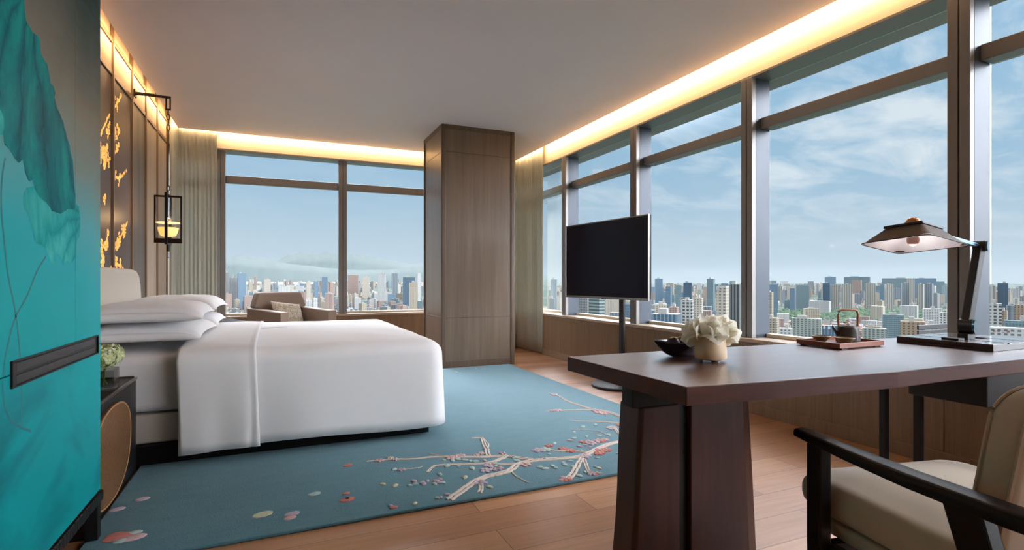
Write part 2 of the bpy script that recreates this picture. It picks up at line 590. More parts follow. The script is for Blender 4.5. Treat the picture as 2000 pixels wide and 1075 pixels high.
bed = thing('bed', 'king bed with cream headboard on a low black plinth', 'bed', (0, 4.55, 0))
MB().box(-1.0, .955, 3.565, 5.535, .018, .125).build('plinth', M_BLACKWOOD, bed, world=True, bevel=.004)
MB().rbox(-1.02, .98, 3.60, 5.50, .128, .293, .03, .015).build('divan_base', M_CREAM, bed, world=True, smooth=True)
mt = MB()
mt.rbox(-1.03, .97, 3.58, 5.52, .305, .625, .07, .05, .012)
mt.build('mattress', M_WHITE2, bed, world=True, smooth=True)
hb = MB()
pr = [(3.57, .02), (5.50, .02), (5.50, .60), (5.49, .90), (5.46, 1.02), (5.41, 1.10), (5.33, 1.138), (5.22, 1.148), (3.85, 1.148), (3.74, 1.138), (3.66, 1.10), (3.61, 1.02), (3.58, .90), (3.57, .60)]
Mh = Matrix(((0, 0, 1, 0), (1, 0, 0, 0), (0, 1, 0, 0), (0, 0, 0, 1)))
hb.prism(pr, -1.185, -1.06, 0, Mh)
hbo = hb.build('headboard', M_CREAM, bed, world=True, smooth=True, bevel=.03, seg=4)

dv = thing('duvet', 'smooth white duvet draped over the bed down to its plinth', 'bedding', (0, 4.55, .66))
mb = MB()
rg = duvet_surface(3.485, 5.60, -.50, 1.03, .650, .092, .12)
mb.loft(rg, 0, closed=False, cap0=False, cap1=False)
mb.build('cover', M_WHITE, dv, world=True, smooth='all', solid=.012, offset=1)
def fold_band():
    mb = MB()
    rings = []
    y0, y1, zt, R, hem = 3.470, 5.615, .662, .12, .090
    n = 26
    prof = []
    for k in range(12):
        prof.append((y0, hem + (zt - R * .75 - hem) * k / 11, -1))
    for k in range(1, 8):
        a = PI / 2 * k / 7
        prof.append((y0 + R * (1 - math.cos(a)), zt - R * .75 * (1 - math.sin(a)), -.3))
    for k in range(1, 16):
        t = k / 16
        prof.append((y0 + R + (y1 - y0 - 2 * R) * t, zt + .02 * (1 - (2 * t - 1) ** 2), 0))
    for k in range(7, 0, -1):
        a = PI / 2 * k / 7
        prof.append((y1 - R * (1 - math.cos(a)), zt - R * .75 * (1 - math.sin(a)), .3))
    for k in range(11, -1, -1):
        prof.append((y1, hem + (zt - R * .75 - hem) * k / 11, 1))
    for (y, z, s) in prof:
        ring = []
        for i in range(n + 1):
            t = i / n
            low = max(0, 1 - (z - hem) / (zt - hem)) * abs(s)
            x = -.512 + .022 * low + .402 * t
            puff = .012 * math.sin(PI * min(1, t * 1.02)) ** .5 + .009 * (t > .93)
            fold = low * (.010 * noise.noise(Vector((x * 7, z * 1.5, 2))) + .012 * math.sin(t * 9 + 1.5 * z) * t)
            crease = -.010 * math.exp(-((t - .86 - .06 * math.sin(z * 4)) / .04) ** 2) * low
            yy = y + (s * (.4 * puff + fold + crease + .02 * low) if abs(s) == 1 else 0)
            zz = z + (puff * .6 if abs(s) < 1 else 0) + (.004 * noise.noise(Vector((x * 6, y * 5, 9))) if abs(s) < 1 else 0)
            ring.append(Vector((x, yy, zz)))
        rings.append(ring)
    mb.loft(rings, 0, closed=False, cap0=False, cap1=False)
    return mb
fold_band().build('turned_down_sheet', M_WHITE2, dv, world=True, smooth='all', solid=.008, offset=1)

def pillow(label, cx, cy, z0, w, d, h, rot=0., tilt=0., sag=.0, seedz=0):
    mb = MB()
    n = 26
    def srf(u, v, top):
        e = (1 - abs(u) ** 4.0) * (1 - abs(v) ** 4.0)
        b = h / 2 * max(0, e) ** .5
        pin = 1 - .055 * (1 - v * v) * abs(u) ** 3 * 1.0
        pin2 = 1 - .05 * (1 - u * u) * abs(v) ** 3
        x = w / 2 * u * pin2 if False else w / 2 * u * (1 - .06 * (1 - abs(v) ** 2) * abs(u) ** 6)
        y = d / 2 * v * (1 - .06 * (1 - abs(u) ** 2) * abs(v) ** 6)
        wr = .008 * noise.noise(Vector((u * 3 + seedz, v * 3, seedz))) * e + .006 * math.sin(14 * u + 3 * v) * abs(v) ** 3 * e
        corner = (abs(u) * abs(v)) ** 4
        zc = h * .2 - .012 * corner
        lo = -.5 if u < .35 else (-.5 + .42 * min(1, (u - .35) / .3))
        if z0 > .76:
            lo = -.12
        z = zc + (b + wr) * (1 if top else lo) + tilt * u
        return Vector((x, y, z))
    for top in (1, 0):
        vs = [srf(-1 + 2 * i / n, -1 + 2 * j / n, top) for j in range(n + 1) for i in range(n + 1)]
        fs = []
        for j in range(n):
            for i in range(n):
                q = (j * (n + 1) + i, j * (n + 1) + i + 1, (j + 1) * (n + 1) + i + 1, (j + 1) * (n + 1) + i)
                fs.append(q if top else tuple(reversed(q)))
        mb.add(vs, fs)
    # flat hem of the pillowcase on the side towards the nightstand
    hm = []
    o = mb.build('pillow', M_WHITE, smooth='all', loc=(cx, cy, z0))
    o.rotation_euler = (0, 0, rot)
    fl = MB()
    vs = []
    m = 18
    for i in range(m + 1):
        u = -.97 + 1.94 * i / m
        p = srf(u, -1, 1)
        bulge = .30 * h * (1 - abs(u) ** 5)
        for k in range(4):
            t = k / 3
            vs.append(p + Vector((0, -.002 - .012 * math.sin(PI * t) , -bulge * .55 + bulge * 1.1 * t)))
    fs = [(i * 4 + k, (i + 1) * 4 + k, (i + 1) * 4 + k + 1, i * 4 + k + 1) for i in range(m) for k in range(3)]
    fl.add(vs, fs)
    fl.build('hem_flap', M_WHITE2, o, smooth='all', solid=.004)
    return tag(o, label, 'pillow', 'white pillows on the bed')
pillow('white pillow nearest the nightstand, lower of its stack', -.72, 4.14, .692, .62, .86, .15, -.02, 0, 0, 1)
pillow('white pillow nearest the nightstand, on top of its stack', -.725, 4.13, .805, .62, .86, .17, .02, 0, 0, 2)
pillow('white pillow on the curtain side of the bed, lower of its stack', -.72, 5.06, .692, .62, .84, .15, .01, 0, 0, 3)
pillow('white pillow on the curtain side of the bed, on top of its stack', -.72, 5.05, .81, .62, .84, .18, -.02, 0, 0, 4)

# ------------------------------------------------------------------ rug with blossoming branch relief
RX0, RX1, RY0, RY1, RZ = -.70, 2.64, 2.40, 6.06, .016
def rug_mat():
    m, nt, p = base_mat('blue_cut_pile', .92, 0, .2)
    v = nt.coords()
    big = nt.noise(v, .8, 4, .55, .5)
    mid = nt.noise(nt.coords((3, 7, 1)), 2.0, 4, .6)
    fine = nt.noise(v, 140, 2)
    sx = nt.n('ShaderNodeSeparateXYZ')
    nt.l(v, sx.inputs[0])
    # ombre, teal by nightstand to pale blue by column, partly painted-in window light
    g = nt.math('ADD', nt.math('MULTIPLY', sx.outputs['X'], .17), nt.math('MULTIPLY', sx.outputs['Y'], .13))
    f = nt.math('ADD', nt.math('ADD', g, nt.math('MULTIPLY', big, .5)), nt.math('MULTIPLY', mid, .35))
    c = nt.ramp(nt.math('SUBTRACT', f, .42), [(.0, lin(68, 108, 122)), (.35, lin(92, 134, 148)), (.62, lin(106, 145, 158)), (.95, lin(120, 156, 169))])
    nt.l(nt.mix(nt.math('MULTIPLY', fine, .3), c, lin(60, 92, 104)), p.inputs['Base Color'])
    p.inputs['Sheen Weight'].default_value = .08
    nt.l(nt.bump(nt.math('ADD', fine, nt.math('MULTIPLY', mid, .6)), .5, .006), p.inputs['Normal'])
    return m
rug = thing('rug', 'blue pile rug with raised blossom branches, lying under the bed', 'rug', (0, 0, 0))
MB().rbox(RX0, RX1, RY0, RY1, .001, RZ, .004, .006).build('pile', rug_mat(), rug)
MB().rbox(RX0 + .003, RX1 - .003, RY0 + .003, RY1 - .003, .0002, .006, .004, .001).build('border_binding', plain('navy_rug_binding', (22, 34, 46), .9), rug)

M_BR = plain('cream_branch_yarn', (214, 200, 188), .9, var=.12, scale=60, bump=.3, bscale=300)
M_P1 = plain('coral_petal_yarn', (200, 124, 118), .9, var=.15, scale=80)
M_P2 = plain('pink_petal_yarn', (206, 172, 174), .9, var=.12, scale=80)
M_P3 = plain('lilac_petal_yarn', (182, 168, 184), .9, var=.12, scale=80)
M_P4 = plain('pale_leaf_yarn', (170, 192, 188), .9, var=.12, scale=80)
M_P5 = plain('straw_petal_yarn', (200, 198, 172), .9, var=.12, scale=80)
em = MB()
rr = random.Random(3)
def ground(px, py):
    return on_z(px, py, RZ)
def z3(x, y):            # a pixel of the enlarged view of the rug -> its place on the rug
    return ground(650 + x / 2.866, 700 + y / 2.866)
def inside(p, mgn=.02):
    return RX0 + mgn < p.x < RX1 - mgn and RY0 + mgn < p.y < RY1 - mgn
def branch(pts, w0, w1, double=True):
    P = [z3(*p) for p in pts]
    # Catmull-Rom through the points, with a small natural wobble
    Q = []
    for i in range(len(P) - 1):
        a, b2, c, d = P[max(0, i - 1)], P[i], P[i + 1], P[min(len(P) - 1, i + 2)]
        for k in range(8):
            t = k / 8
            q = .5 * ((2 * b2) + (c - a) * t + (2 * a - 5 * b2 + 4 * c - d) * t * t + (3 * b2 - a - 3 * c + d) * t ** 3)
            q += Vector((rr.uniform(-1, 1), rr.uniform(-1, 1), 0)) * .003
            Q.append(q)
    Q.append(P[-1])
    Q = [q for q in Q if inside(q)]
    if len(Q) < 3:
        return
    n = len(Q)
    for s in ((-1, 1) if double else (0,)):
        pts2, rad = [], []
        for i, q in enumerate(Q):
            t = (Q[min(i + 1, n - 1)] - Q[max(i - 1, 0)]).normalized()
            nn = Vector((-t.y, t.x, 0))
            w = w0 + (w1 - w0) * i / n
            pts2.append(q + nn * s * w * .55 + Vector((0, 0, .001)))
            rad.append(w * (.42 if double else .5))
        em.tube(pts2, rad, 6, 0, True, .7)
def petal_blob(p, r, mi, ang=None, el=1.6):
    if not inside(p, r * el):
        return
    a = rr.uniform(0, PI) if ang is None else ang
    n = 8
    rings = []
    for rad, z in ((1, .000), (.95, .004), (.6, .007)):
        rings.append([p + Vector((math.cos(a) * el * r * rad * math.cos(2 * PI * i / n) - math.sin(a) * r * rad * math.sin(2 * PI * i / n), math.sin(a) * el * r * rad * math.cos(2 * PI * i / n) + math.cos(a) * r * rad * math.sin(2 * PI * i / n), z)) for i in range(n)])
    em.loft(rings, mi, cap0=False)
def blossom(p, r, mi):
    a0 = rr.uniform(0, 2 * PI)
    for k in range(5):
        a = a0 + k * 2 * PI / 5
        petal_blob(p + Vector((math.cos(a), math.sin(a), 0)) * r, r * .62, mi if rr.random() < .8 else rr.choice((1, 2, 3)), a, 1.25)
    petal_blob(p + Vector((0, 0, .003)), r * .3, 5)
# main limbs (traced on the enlarged view, laid on the rug's plane)
branch([(650, 795), (740, 730), (800, 690), (860, 665), (930, 650), (990, 630), (1040, 595), (1130, 575), (1260, 565), (1370, 555), (1440, 530), (1500, 500), (1560, 480), (1640, 462), (1715, 450)], .022, .020)
branch([(190, 580), (300, 570), (460, 565), (560, 555), (700, 555), (830, 555), (960, 550), (1040, 560), (1130, 575)], .008, .020)
branch([(530, 640), (570, 605), (640, 598), (760, 595), (860, 590), (930, 570), (980, 545)], .008, .016)
branch([(860, 590), (940, 595), (1010, 595), (1060, 590)], .012, .014)
branch([(780, 450), (830, 450), (845, 480), (860, 510), (870, 548)], .010, .018)
branch([(835, 445), (870, 480), (865, 505)], .008, .012, False)
branch([(540, 535), (600, 545), (660, 552)], .006, .012, False)
branch([(1000, 640), (1030, 665), (1060, 682), (1095, 700)], .010, .008, False)
branch([(820, 700), (830, 725), (820, 755)], .012, .014)
branch([(1395, 560), (1370, 600), (1350, 640), (1310, 680)], .016, .022)
branch([(1405, 565), (1420, 610), (1440, 645), (1475, 655)], .014, .010)
branch([(1715, 415), (1690, 380), (1650, 345), (1590, 320), (1530, 300), (1450, 285), (1370, 262), (1310, 240), (1270, 215), (1210, 195)], .026, .008)
branch([(1450, 290), (1380, 290), (1300, 292), (1190, 297)], .014, .006)
branch([(1670, 370), (1600, 365), (1520, 358), (1430, 355), (1330, 350)], .016, .006)
branch([(1640, 440), (1600, 420), (1570, 385), (1530, 390)], .016, .010)
branch([(1715, 345), (1690, 335), (1660, 350)], .012, .012)
branch([(1560, 440), (1480, 410), (1400, 402), (1330, 400)], .010, .005, False)
branch([(1715, 530), (1690, 520), (1660, 510)], .012, .008, False)
branch([(1180, 500), (1250, 520), (1340, 520), (1440, 530)], .008, .014)
branch([(500, 610), (440, 620), (380, 625)], .006, .005, False)
# blossoms and loose petals
for x, y, r, mi in ((690, 555, .06, 2), (660, 560, .045, 2), (720, 548, .04, 2), (1150, 517, .06, 3), (1190, 515, .05, 4), (1410, 550, .06, 3), (1500, 520, .06, 1), (1530, 515, .05, 1), (1490, 535, .05, 1),
                    (1330, 520, .05, 1), (1290, 510, .045, 1), (1210, 492, .04, 1), (1185, 567, .04, 2), (1315, 680, .07, 2), (1325, 690, .06, 1), (825, 700, .055, 3), (880, 600, .06, 3), (900, 596, .05, 4), (855, 630, .05, 3),
                    (905, 622, .045, 3), (930, 620, .04, 3), (1080, 598, .05, 2), (385, 627, .035, 3), (1260, 293, .05, 2), (1230, 295, .04, 2), (1490, 305, .06, 2), (1520, 312, .05, 2), (1470, 295, .05, 3), (1620, 378, .06, 1), (1640, 380, .05, 1),
                    (1560, 395, .05, 3), (1430, 470, .05, 2), (1450, 480, .05, 3), (1490, 465, .055, 2), (1520, 460, .05, 2), (1400, 470, .04, 1), (1620, 465, .05, 2), (1650, 460, .05, 2), (1240, 205, .05, 2), (1450, 648, .045, 3), (1480, 650, .04, 3),
                    (260, 575, .04, 2), (320, 560, .03, 5), (350, 570, .03, 5), (950, 535, .03, 2), (830, 535, .03, 2), (800, 545, .03, 2)):
    blossom(z3(x, y), r * .42, mi)
for x, y, mi in ((700, 568, 4), (740, 572, 4), (770, 578, 4), (800, 580, 4), (850, 575, 2), (620, 572, 4), (670, 575, 4), (1020, 560, 4), (1030, 575, 4), (640, 605, 4), (705, 607, 4), (780, 618, 4), (600, 652, 4), (740, 668, 5), (280, 708, 5), (350, 716, 5),
                 (430, 715, 4), (455, 690, 3), (460, 706, 4), (500, 698, 3), (530, 690, 3), (510, 706, 3), (580, 690, 3), (600, 680, 3), (615, 698, 4), (570, 706, 4), (600, 700, 3), (585, 785, 4), (640, 765, 3), (605, 782, 3), (880, 724, 5), (460, 816, 5), (325, 830, 3), (340, 838, 1),
                 (80, 602, 1), (82, 792, 1), (345, 625, 4), (1160, 612, 4), (1190, 620, 4), (1230, 605, 4), (1250, 618, 4), (1290, 588, 4), (1300, 600, 4), (1330, 578, 4), (1345, 610, 4), (1470, 612, 4), (1490, 618, 5), (1600, 535, 4), (1620, 548, 4), (1210, 540, 4), (1240, 478, 4),
                 (1380, 495, 3), (1415, 490, 3), (1440, 500, 3), (1390, 520, 4), (1480, 560, 4), (1380, 660, 4), (1410, 640, 4), (1350, 450, 4), (1330, 462, 3), (1490, 435, 4), (1540, 430, 4), (1420, 440, 4), (1350, 415, 4), (1400, 385, 4), (1470, 375, 4), (690, 80, 4), (710, 85, 4), (880, 62, 4), (800, 60, 4)):
    petal_blob(z3(x, y), rr.uniform(.009, .017), mi, None, 1.5)
for px, py, r, mi in ((278, 976, .02, 3), (229, 996, .02, 3), (232, 1050, .035, 1), (226, 1046, .02, 1), (263, 1042, .018, 4), (262, 1051, .028, 2), (236, 1058, .018, 4), (513, 1006, .028, 5), (570, 1005, .022, 3), (566, 1013, .018, 2), (614, 966, .02, 4), (678, 977, .024, 1), (676, 965, .012, 1), (679, 910, .018, 1)):
    petal_blob(ground(px, py), r, mi, .3, 1.6)
em.build('blossom_pattern', [M_BR, M_P1, M_P2, M_P3, M_P4, M_P5], rug, smooth=True)

# ------------------------------------------------------------------ nightstand, vase
ns = thing('nightstand', 'black nightstand with oval bronze leather panel, between teal cabinet and bed', 'nightstand', (-.96, 3.1, 0))
NX0, NX1, NYA, NYB, NZ = -1.18, -.712, 2.68, 3.545, .52
MB().box(NX0, NX1, NYA, NYB, .0, NZ - .014).build('body', M_NAVY, ns, world=True, bevel=.006)
MB().box(NX0, NX1 + .004, NYA - .004, NYB, NZ - .012, NZ - .004).build('top', wood('dark_oak_top', (40, 36, 36), (66, 58, 54), (60, 3, 60), .35), ns, world=True, bevel=.002)
lip = MB()
lip.box(NX1 - .006, NX1 + .006, NYA - .004, NYB, NZ - .012, NZ + .002)
lip.box(NX0, NX1 - .007, NYB - .008, NYB, NZ - .003, NZ + .008)
lip.build('lit_edge_lip', plain('lit_edge_tone', (150, 140, 132), .25, .9), ns, world=True, bevel=.002)  # thin lip whose pale metal stands in for light on the top's edge
def leather():
    m, nt, p = base_mat('bronze_leather', .42, .25)
    v = nt.coords()
    vo = nt.n('ShaderNodeTexVoronoi')
    vo.inputs['Scale'].default_value = 95
    nt.l(nt.coords((1, 1.5, .7)), vo.inputs['Vector'])
    f = nt.noise(v, 5, 3)
    nt.l(nt.mix(f, lin(98, 66, 40), lin(160, 114, 72)), p.inputs['Base Color'])
    nt.l(nt.bump(vo.outputs['Distance'], .6, .006), p.inputs['Normal'])
    return m
M_LEATHER = leather()
lp = MB()
rings = []
for s, dx in ((1, .0), (1, .010), (.985, .016), (.9, .022), (.7, .028), (.4, .032), (.1, .033)):
    ring = []
    for i in range(48):
        a = 2 * PI * i / 48
        ca, sa = math.cos(a), math.sin(a)
        yy = .325 * s * abs(ca) ** .85 * (1 if ca > 0 else -1)
        zz = .215 * s * abs(sa) ** .85 * (1 if sa > 0 else -1)
        ring.append(Vector((NX1 + dx, 3.02 + yy + .09 * (zz / .215) * .4, .252 + zz)))
    rings.append(ring)
lp.loft(rings)
lpo = lp.build('leather_panel', M_LEATHER, ns, world=True, smooth=True)
rim = MB()
pts = rings[1] + [rings[1][0]]
rim.tube([p + Vector((.004, 0, 0)) for p in pts], .005, 6)
rim.build('panel_piping', plain('tan_piping', (176, 132, 88), .4), ns, world=True, smooth=True)

def glassware(name, tint, blend=.25):
    m = glass_mat(name, tint, .09)
    return m
M_VASEGLASS = glassware('smoked_vase_glass', (.72, .72, .70))
vs_ = thing('flower_vase', 'square glass vase holding green hydrangea stems on the black nightstand', 'vase', (-.80, 3.25, NZ - .003), .06)
g = MB()
h, w, t = .098, .066, .006
g.box(-w, w, -w, w, 0, .012)
g.box(-w, -w + t, -w, w, .012, h).box(w - t, w, -w, w, .012, h).box(-w + t, w - t, -w, -w + t, .012, h).box(-w + t, w - t, w - t, w, .012, h)
g.build('glass_body', M_VASEGLASS, vs_, bevel=.002)
hy = thing('hydrangea', 'pale green hydrangea head in the square glass vase', 'flower', (-.80, 3.25, NZ + .02), .06)
M_HYD = plain('pale_green_petal', (206, 214, 150), .7, var=.25, scale=26)
M_HYD2 = plain('white_green_petal', (222, 226, 198), .7, var=.12, scale=26)
M_STEM = plain('green_stem', (120, 138, 60), .6, var=.2, scale=20)
hr = random.Random(5)
fb = MB()
for cx, cy, cz, R in ((-.03, -.03, .148, .056), (.035, .02, .142, .054), (.01, .05, .138, .05), (.03, -.045, .136, .048), (-.04, .04, .142, .05)):
    for k in range(120):
        u = Vector((hr.gauss(0, 1), hr.gauss(0, 1), hr.gauss(.25, 1))).normalized()
        p = Vector((cx, cy, cz)) + u * R * hr.uniform(.85, 1.05)
        a = u.orthogonal().normalized()
        bb = u.cross(a)
        ph = hr.uniform(0, PI)
        for q in range(4):
            d = a * math.cos(ph + q * PI / 2) + bb * math.sin(ph + q * PI / 2)
            e = u.cross(d)
            s = hr.uniform(.010, .014)
            fb.add([p, p + d * s + e * s * .5 + u * .002, p + d * s * 1.6 + u * .003, p + d * s - e * s * .5 + u * .002], [(0, 3, 2, 1)], 0 if hr.random() < .6 else 1)
fb.build('petals', [M_HYD, M_HYD2], hy)
st = MB()
for x0, y0, x1, y1 in ((-.03, -.03, .03, -.01), (.03, .02, -.03, .03), (.01, .04, .02, -.04), (.03, -.04, -.02, .02)):
    st.tube([(x0, y0, .09), ((x0 + x1) / 2, (y0 + y1) / 2, .05), (x1, y1, .0)], .004, 6)
st.build('stem', M_STEM, hy, smooth=True)
# ------------------------------------------------------------------ teal lacquered cabinet with painted lotus leaves
KX, KY1, KY0 = -.65, 2.637, 1.05
KZ0, KZS, KZ1 = .217, .805, 2.36
SEAM = 2.345
def paint_mat():
    """Silk-painted ground: teal below, aqua in the middle, warm taupe and charcoal at the top corner."""
    m, nt, p = base_mat('painted_silk_ground', .5, 0, .12)
    v = nt.coords(kind='Object')
    sx = nt.n('ShaderNodeSeparateXYZ')
    nt.l(v, sx.inputs[0])
    n1 = nt.noise(nt.coords((1, 1.3, 1.1)), 1.6, 4, .55, .6)
    streak = nt.noise(nt.coords((1, 3.5, 60), (math.radians(-8), 0, 0)), 1.0, 4, .6)
    zz = nt.math('ADD', sx.outputs['Z'], nt.math('MULTIPLY', nt.math('SUBTRACT', n1, .5), .55))
    zz = nt.math('ADD', zz, nt.math('MULTIPLY', nt.math('SUBTRACT', sx.outputs['Y'], 2.3), .25))
    c = nt.ramp(nt.math('MULTIPLY', zz, 1 / 2.4), [(.08, lin(0, 150, 156)), (.24, lin(0, 166, 174)), (.34, lin(10, 178, 184)), (.45, lin(40, 186, 198)), (.54, lin(96, 186, 196)), (.61, lin(138, 152, 146)), (.71, lin(140, 124, 110)), (.82, lin(92, 84, 76)), (.91, lin(44, 42, 41))])
    n2 = nt.noise(nt.coords((1, .9, 1.5)), 2.1, 3, .5, 1.0)
    lowz = nt.n('ShaderNodeMapRange')
    lowz.inputs['From Min'].default_value = .95
    lowz.inputs['From Max'].default_value = .55
    nt.l(sx.outputs['Z'], lowz.inputs['Value'])
    cloud = nt.n('ShaderNodeMapRange')
    cloud.inputs['From Min'].default_value = .47
    cloud.inputs['From Max'].default_value = .66
    nt.l(n2, cloud.inputs['Value'])
    c = nt.mix(nt.math('MULTIPLY', nt.math('MULTIPLY', cloud.outputs[0], lowz.outputs[0]), .75), c, lin(0, 84, 98))
    c = nt.mix(nt.math('MULTIPLY', streak, .22), c, lin(30, 182, 190), 'MIX')
    nt.l(c, p.inputs['Base Color'])
    nt.l(nt.bump(streak, .04, .001), p.inputs['Normal'])
    return m
def leaf_mat(name, dark, mid, light, cy, cz, n=9):
    m, nt, p = base_mat(name, .5, 0, .06)
    v = nt.coords()
    sx = nt.n('ShaderNodeSeparateXYZ')
    nt.l(v, sx.inputs[0])
    dy = nt.math('SUBTRACT', sx.outputs['Y'], cy)
    dz = nt.math('SUBTRACT', sx.outputs['Z'], cz)
    nz = nt.noise(v, 5, 4, .6, .5)
    ang = nt.math('ADD', nt.math('ARCTAN2', dy, dz), nt.math('MULTIPLY', nz, .5))
    vein = nt.math('POWER', nt.math('ABSOLUTE', nt.math('SINE', nt.math('MULTIPLY', ang, n))), .5)
    big = nt.noise(nt.coords((1, 2.2, 1.0)), 2.4, 5, .65, 1.2)
    f = nt.math('ADD', nt.math('MULTIPLY', vein, .28), nt.math('MULTIPLY', big, .85))
    c = nt.ramp(f, [(.3, lin(*dark)), (.58, lin(*mid)), (.85, lin(*light))])
    nt.l(c, p.inputs['Base Color'])
    return m
cab = thing('cabinet', 'tall teal lacquered cabinet painted with lotus leaves, on black legs', 'cabinet', (0, 0, 0))
M_PAINT = paint_mat()
M_LEAF = leaf_mat('lotus_leaf_paint', (0, 62, 80), (0, 118, 130), (20, 176, 172), 1.95, 1.95)
M_LEAF2 = leaf_mat('pale_lotus_leaf_paint', (0, 134, 142), (22, 170, 174), (84, 210, 206), 2.44, 1.30, 8)
M_STEMP = plain('lotus_stem_paint', (0, 122, 134), .4, var=.1)
MB().box(-1.18, KX - .022, KY0, KY1 - .004, KZ0, KZ1).build('carcass', plain('teal_lacquer_side', (0, 104, 112), .35, coat=.3), cab, bevel=.004)
def facepts(px):          # pixels of the photograph -> points on the painted front
    return [(q.y, q.z) for q in (on_x(x, y, KX) for x, y in px)]
def clip(poly, lim, keep_below, axis=0):
    out = []
    for i in range(len(poly)):
        a, b2 = poly[i], poly[(i + 1) % len(poly)]
        ia = (a[axis] <= lim) == keep_below
        ib = (b2[axis] <= lim) == keep_below
        if ia:
            out.append(a)
        if ia != ib:
            t = (lim - a[axis]) / (b2[axis] - a[axis])
            out.append((a[0] + (b2[0] - a[0]) * t, a[1] + (b2[1] - a[1]) * t))
    return out
def wavy(px, amp=2.2, n=4, seed=0):
    r2 = random.Random(seed)
    out = []
    for i in range(len(px)):
        a, b2 = px[i], px[(i + 1) % len(px)]
        for k in range(n):
            t = k / n
            j = 0 if k == 0 else r2.uniform(-amp, amp)
            out.append((a[0] + (b2[0] - a[0]) * t + j, a[1] + (b2[1] - a[1]) * t + j * .4))
    return out
LEAF_A = [(-60, -60), (40, -60), (46, 0), (50, 40), (62, 62), (76, 72), (80, 108), (92, 125), (98, 160), (105, 172), (108, 200), (120, 232), (128, 258), (136, 285), (142, 315), (144, 350), (148, 390), (146, 410), (132, 408), (118, 418), (100, 412), (90, 395), (76, 384), (66, 366), (64, 350), (56, 354), (48, 336), (44, 312), (36, 318), (26, 306), (18, 290), (8, 282), (6, 262), (-60, 240)]
LEAF_B = [(52, 366), (64, 364), (80, 388), (100, 410), (118, 418), (134, 408), (147, 398), (154, 404), (156, 440), (155, 462), (150, 470), (149, 500), (140, 514), (130, 508), (124, 520), (116, 500), (110, 492), (106, 520), (98, 510), (88, 484), (78, 478), (68, 474), (62, 440), (56, 424), (46, 405), (46, 380)]
LEAF_C = [(-20, 205), (0, 214), (6, 230), (7, 250), (4, 264), (-20, 262)]
STEMS = [[(10, 308), (4, 345), (2, 400), (8, 470), (16, 540), (28, 600), (36, 660), (40, 720), (42, 780), (41, 830)],
         [(90, 500), (72, 530), (52, 580), (30, 620), (16, 670), (6, 730), (8, 790), (24, 825), (60, 843)],
         [(96, 505), (92, 520), (90, 512)]]
def strip(px, w):
    P = facepts(px)
    Q = []
    for i in range(len(P) - 1):
        for k in range(5):
            t = k / 5
            a, b2, c, d = P[max(0, i - 1)], P[i], P[i + 1], P[min(len(P) - 1, i + 2)]
            Q.append(tuple(.5 * (2 * b2[j] + (c[j] - a[j]) * t + (2 * a[j] - 5 * b2[j] + 4 * c[j] - d[j]) * t * t + (3 * b2[j] - a[j] - 3 * c[j] + d[j]) * t ** 3) for j in (0, 1)))
    Q.append(P[-1])
    out = []
    for i in range(len(Q) - 1):
        a, b2 = Vector((*Q[i], 0)), Vector((*Q[i + 1], 0))
        t = (b2 - a).normalized()
        n2 = Vector((-t.y, t.x, 0)) * w / 2
        out.append([((a - n2).x, (a - n2).y), ((b2 - n2).x, (b2 - n2).y), ((b2 + n2).x, (b2 + n2).y), ((a + n2).x, (a + n2).y)])
    return out
def door(name, y0, y1, z0, z1):
    mb = MB()
    mb.box(KX - .02, KX, y0, y1, z0, z1)
    def put(poly, mi, dx):
        for lim, keep, ax in ((y1 - .002, True, 0), (y0 + .002, False, 0), (z1 - .002, True, 1), (z0 + .002, False, 1)):
            if len(poly) >= 3:
                poly = clip(poly, lim, keep, ax)
        if len(poly) < 3:
            return
        ar = sum(poly[i][0] * poly[(i + 1) % len(poly)][1] - poly[(i + 1) % len(poly)][0] * poly[i][1] for i in range(len(poly)))
        if abs(ar) < 1e-6:
            return
        if ar < 0:
            poly = poly[::-1]
        mb.add([(KX + dx, a, b2) for a, b2 in poly], [tuple(range(len(poly)))], mi)
    put(facepts(wavy(LEAF_B, 1.2, 3, 2)), 2, .0006)
    put(facepts(wavy(LEAF_A, 1.6, 3, 1)), 1, .0009)
    put(facepts(LEAF_C), 2, .0012)
    for s in STEMS[:2]:
        for q in strip(s, .0075):
            put(q, 3, .0004)
    return mb.build(name, [M_PAINT, M_LEAF, M_LEAF2, M_STEMP], cab)
door('upper_door', KY0, SEAM - .0012, KZS + .0018, KZ1)
door('upper_side_door', SEAM + .0012, KY1, KZS + .0018, KZ1)
door('lower_door', KY0, KY1, KZ0, KZS - .0018)
# black inset pull that straddles the door joint
HY0, HY1, HZ0, HZ1 = 1.84, 2.597, .768, .842
h = MB()
h.box(KX, KX + .0015, HY0, HY1, HZ0, HZ1)
for z0, z1, y0, y1 in ((HZ1 - .005, HZ1, HY0, HY1), (HZ0, HZ0 + .005, HY0, HY1), (HZ0 + .005, HZ1 - .005, HY1 - .008, HY1), (HZ0 + .005, HZ1 - .005, HY0, HY0 + .02)):
    h.box(KX + .0016, KX + .006, y0, y1, z0, z1)
ho = h.build('handle', M_BLACKWOOD, cab, bevel=.001)
MB().box(KX + .0016, KX + .0055, HY0 + .022, HY1 - .05, HZ0 + .008, KZS - .005).build('grip_rail', M_NAVY, ho, bevel=.002)
MB().box(KX + .0016, KX + .0055, HY0 + .022, HY1 - .05, KZS + .003, HZ1 - .008).build('grip_rail', M_NAVY, ho, bevel=.002)
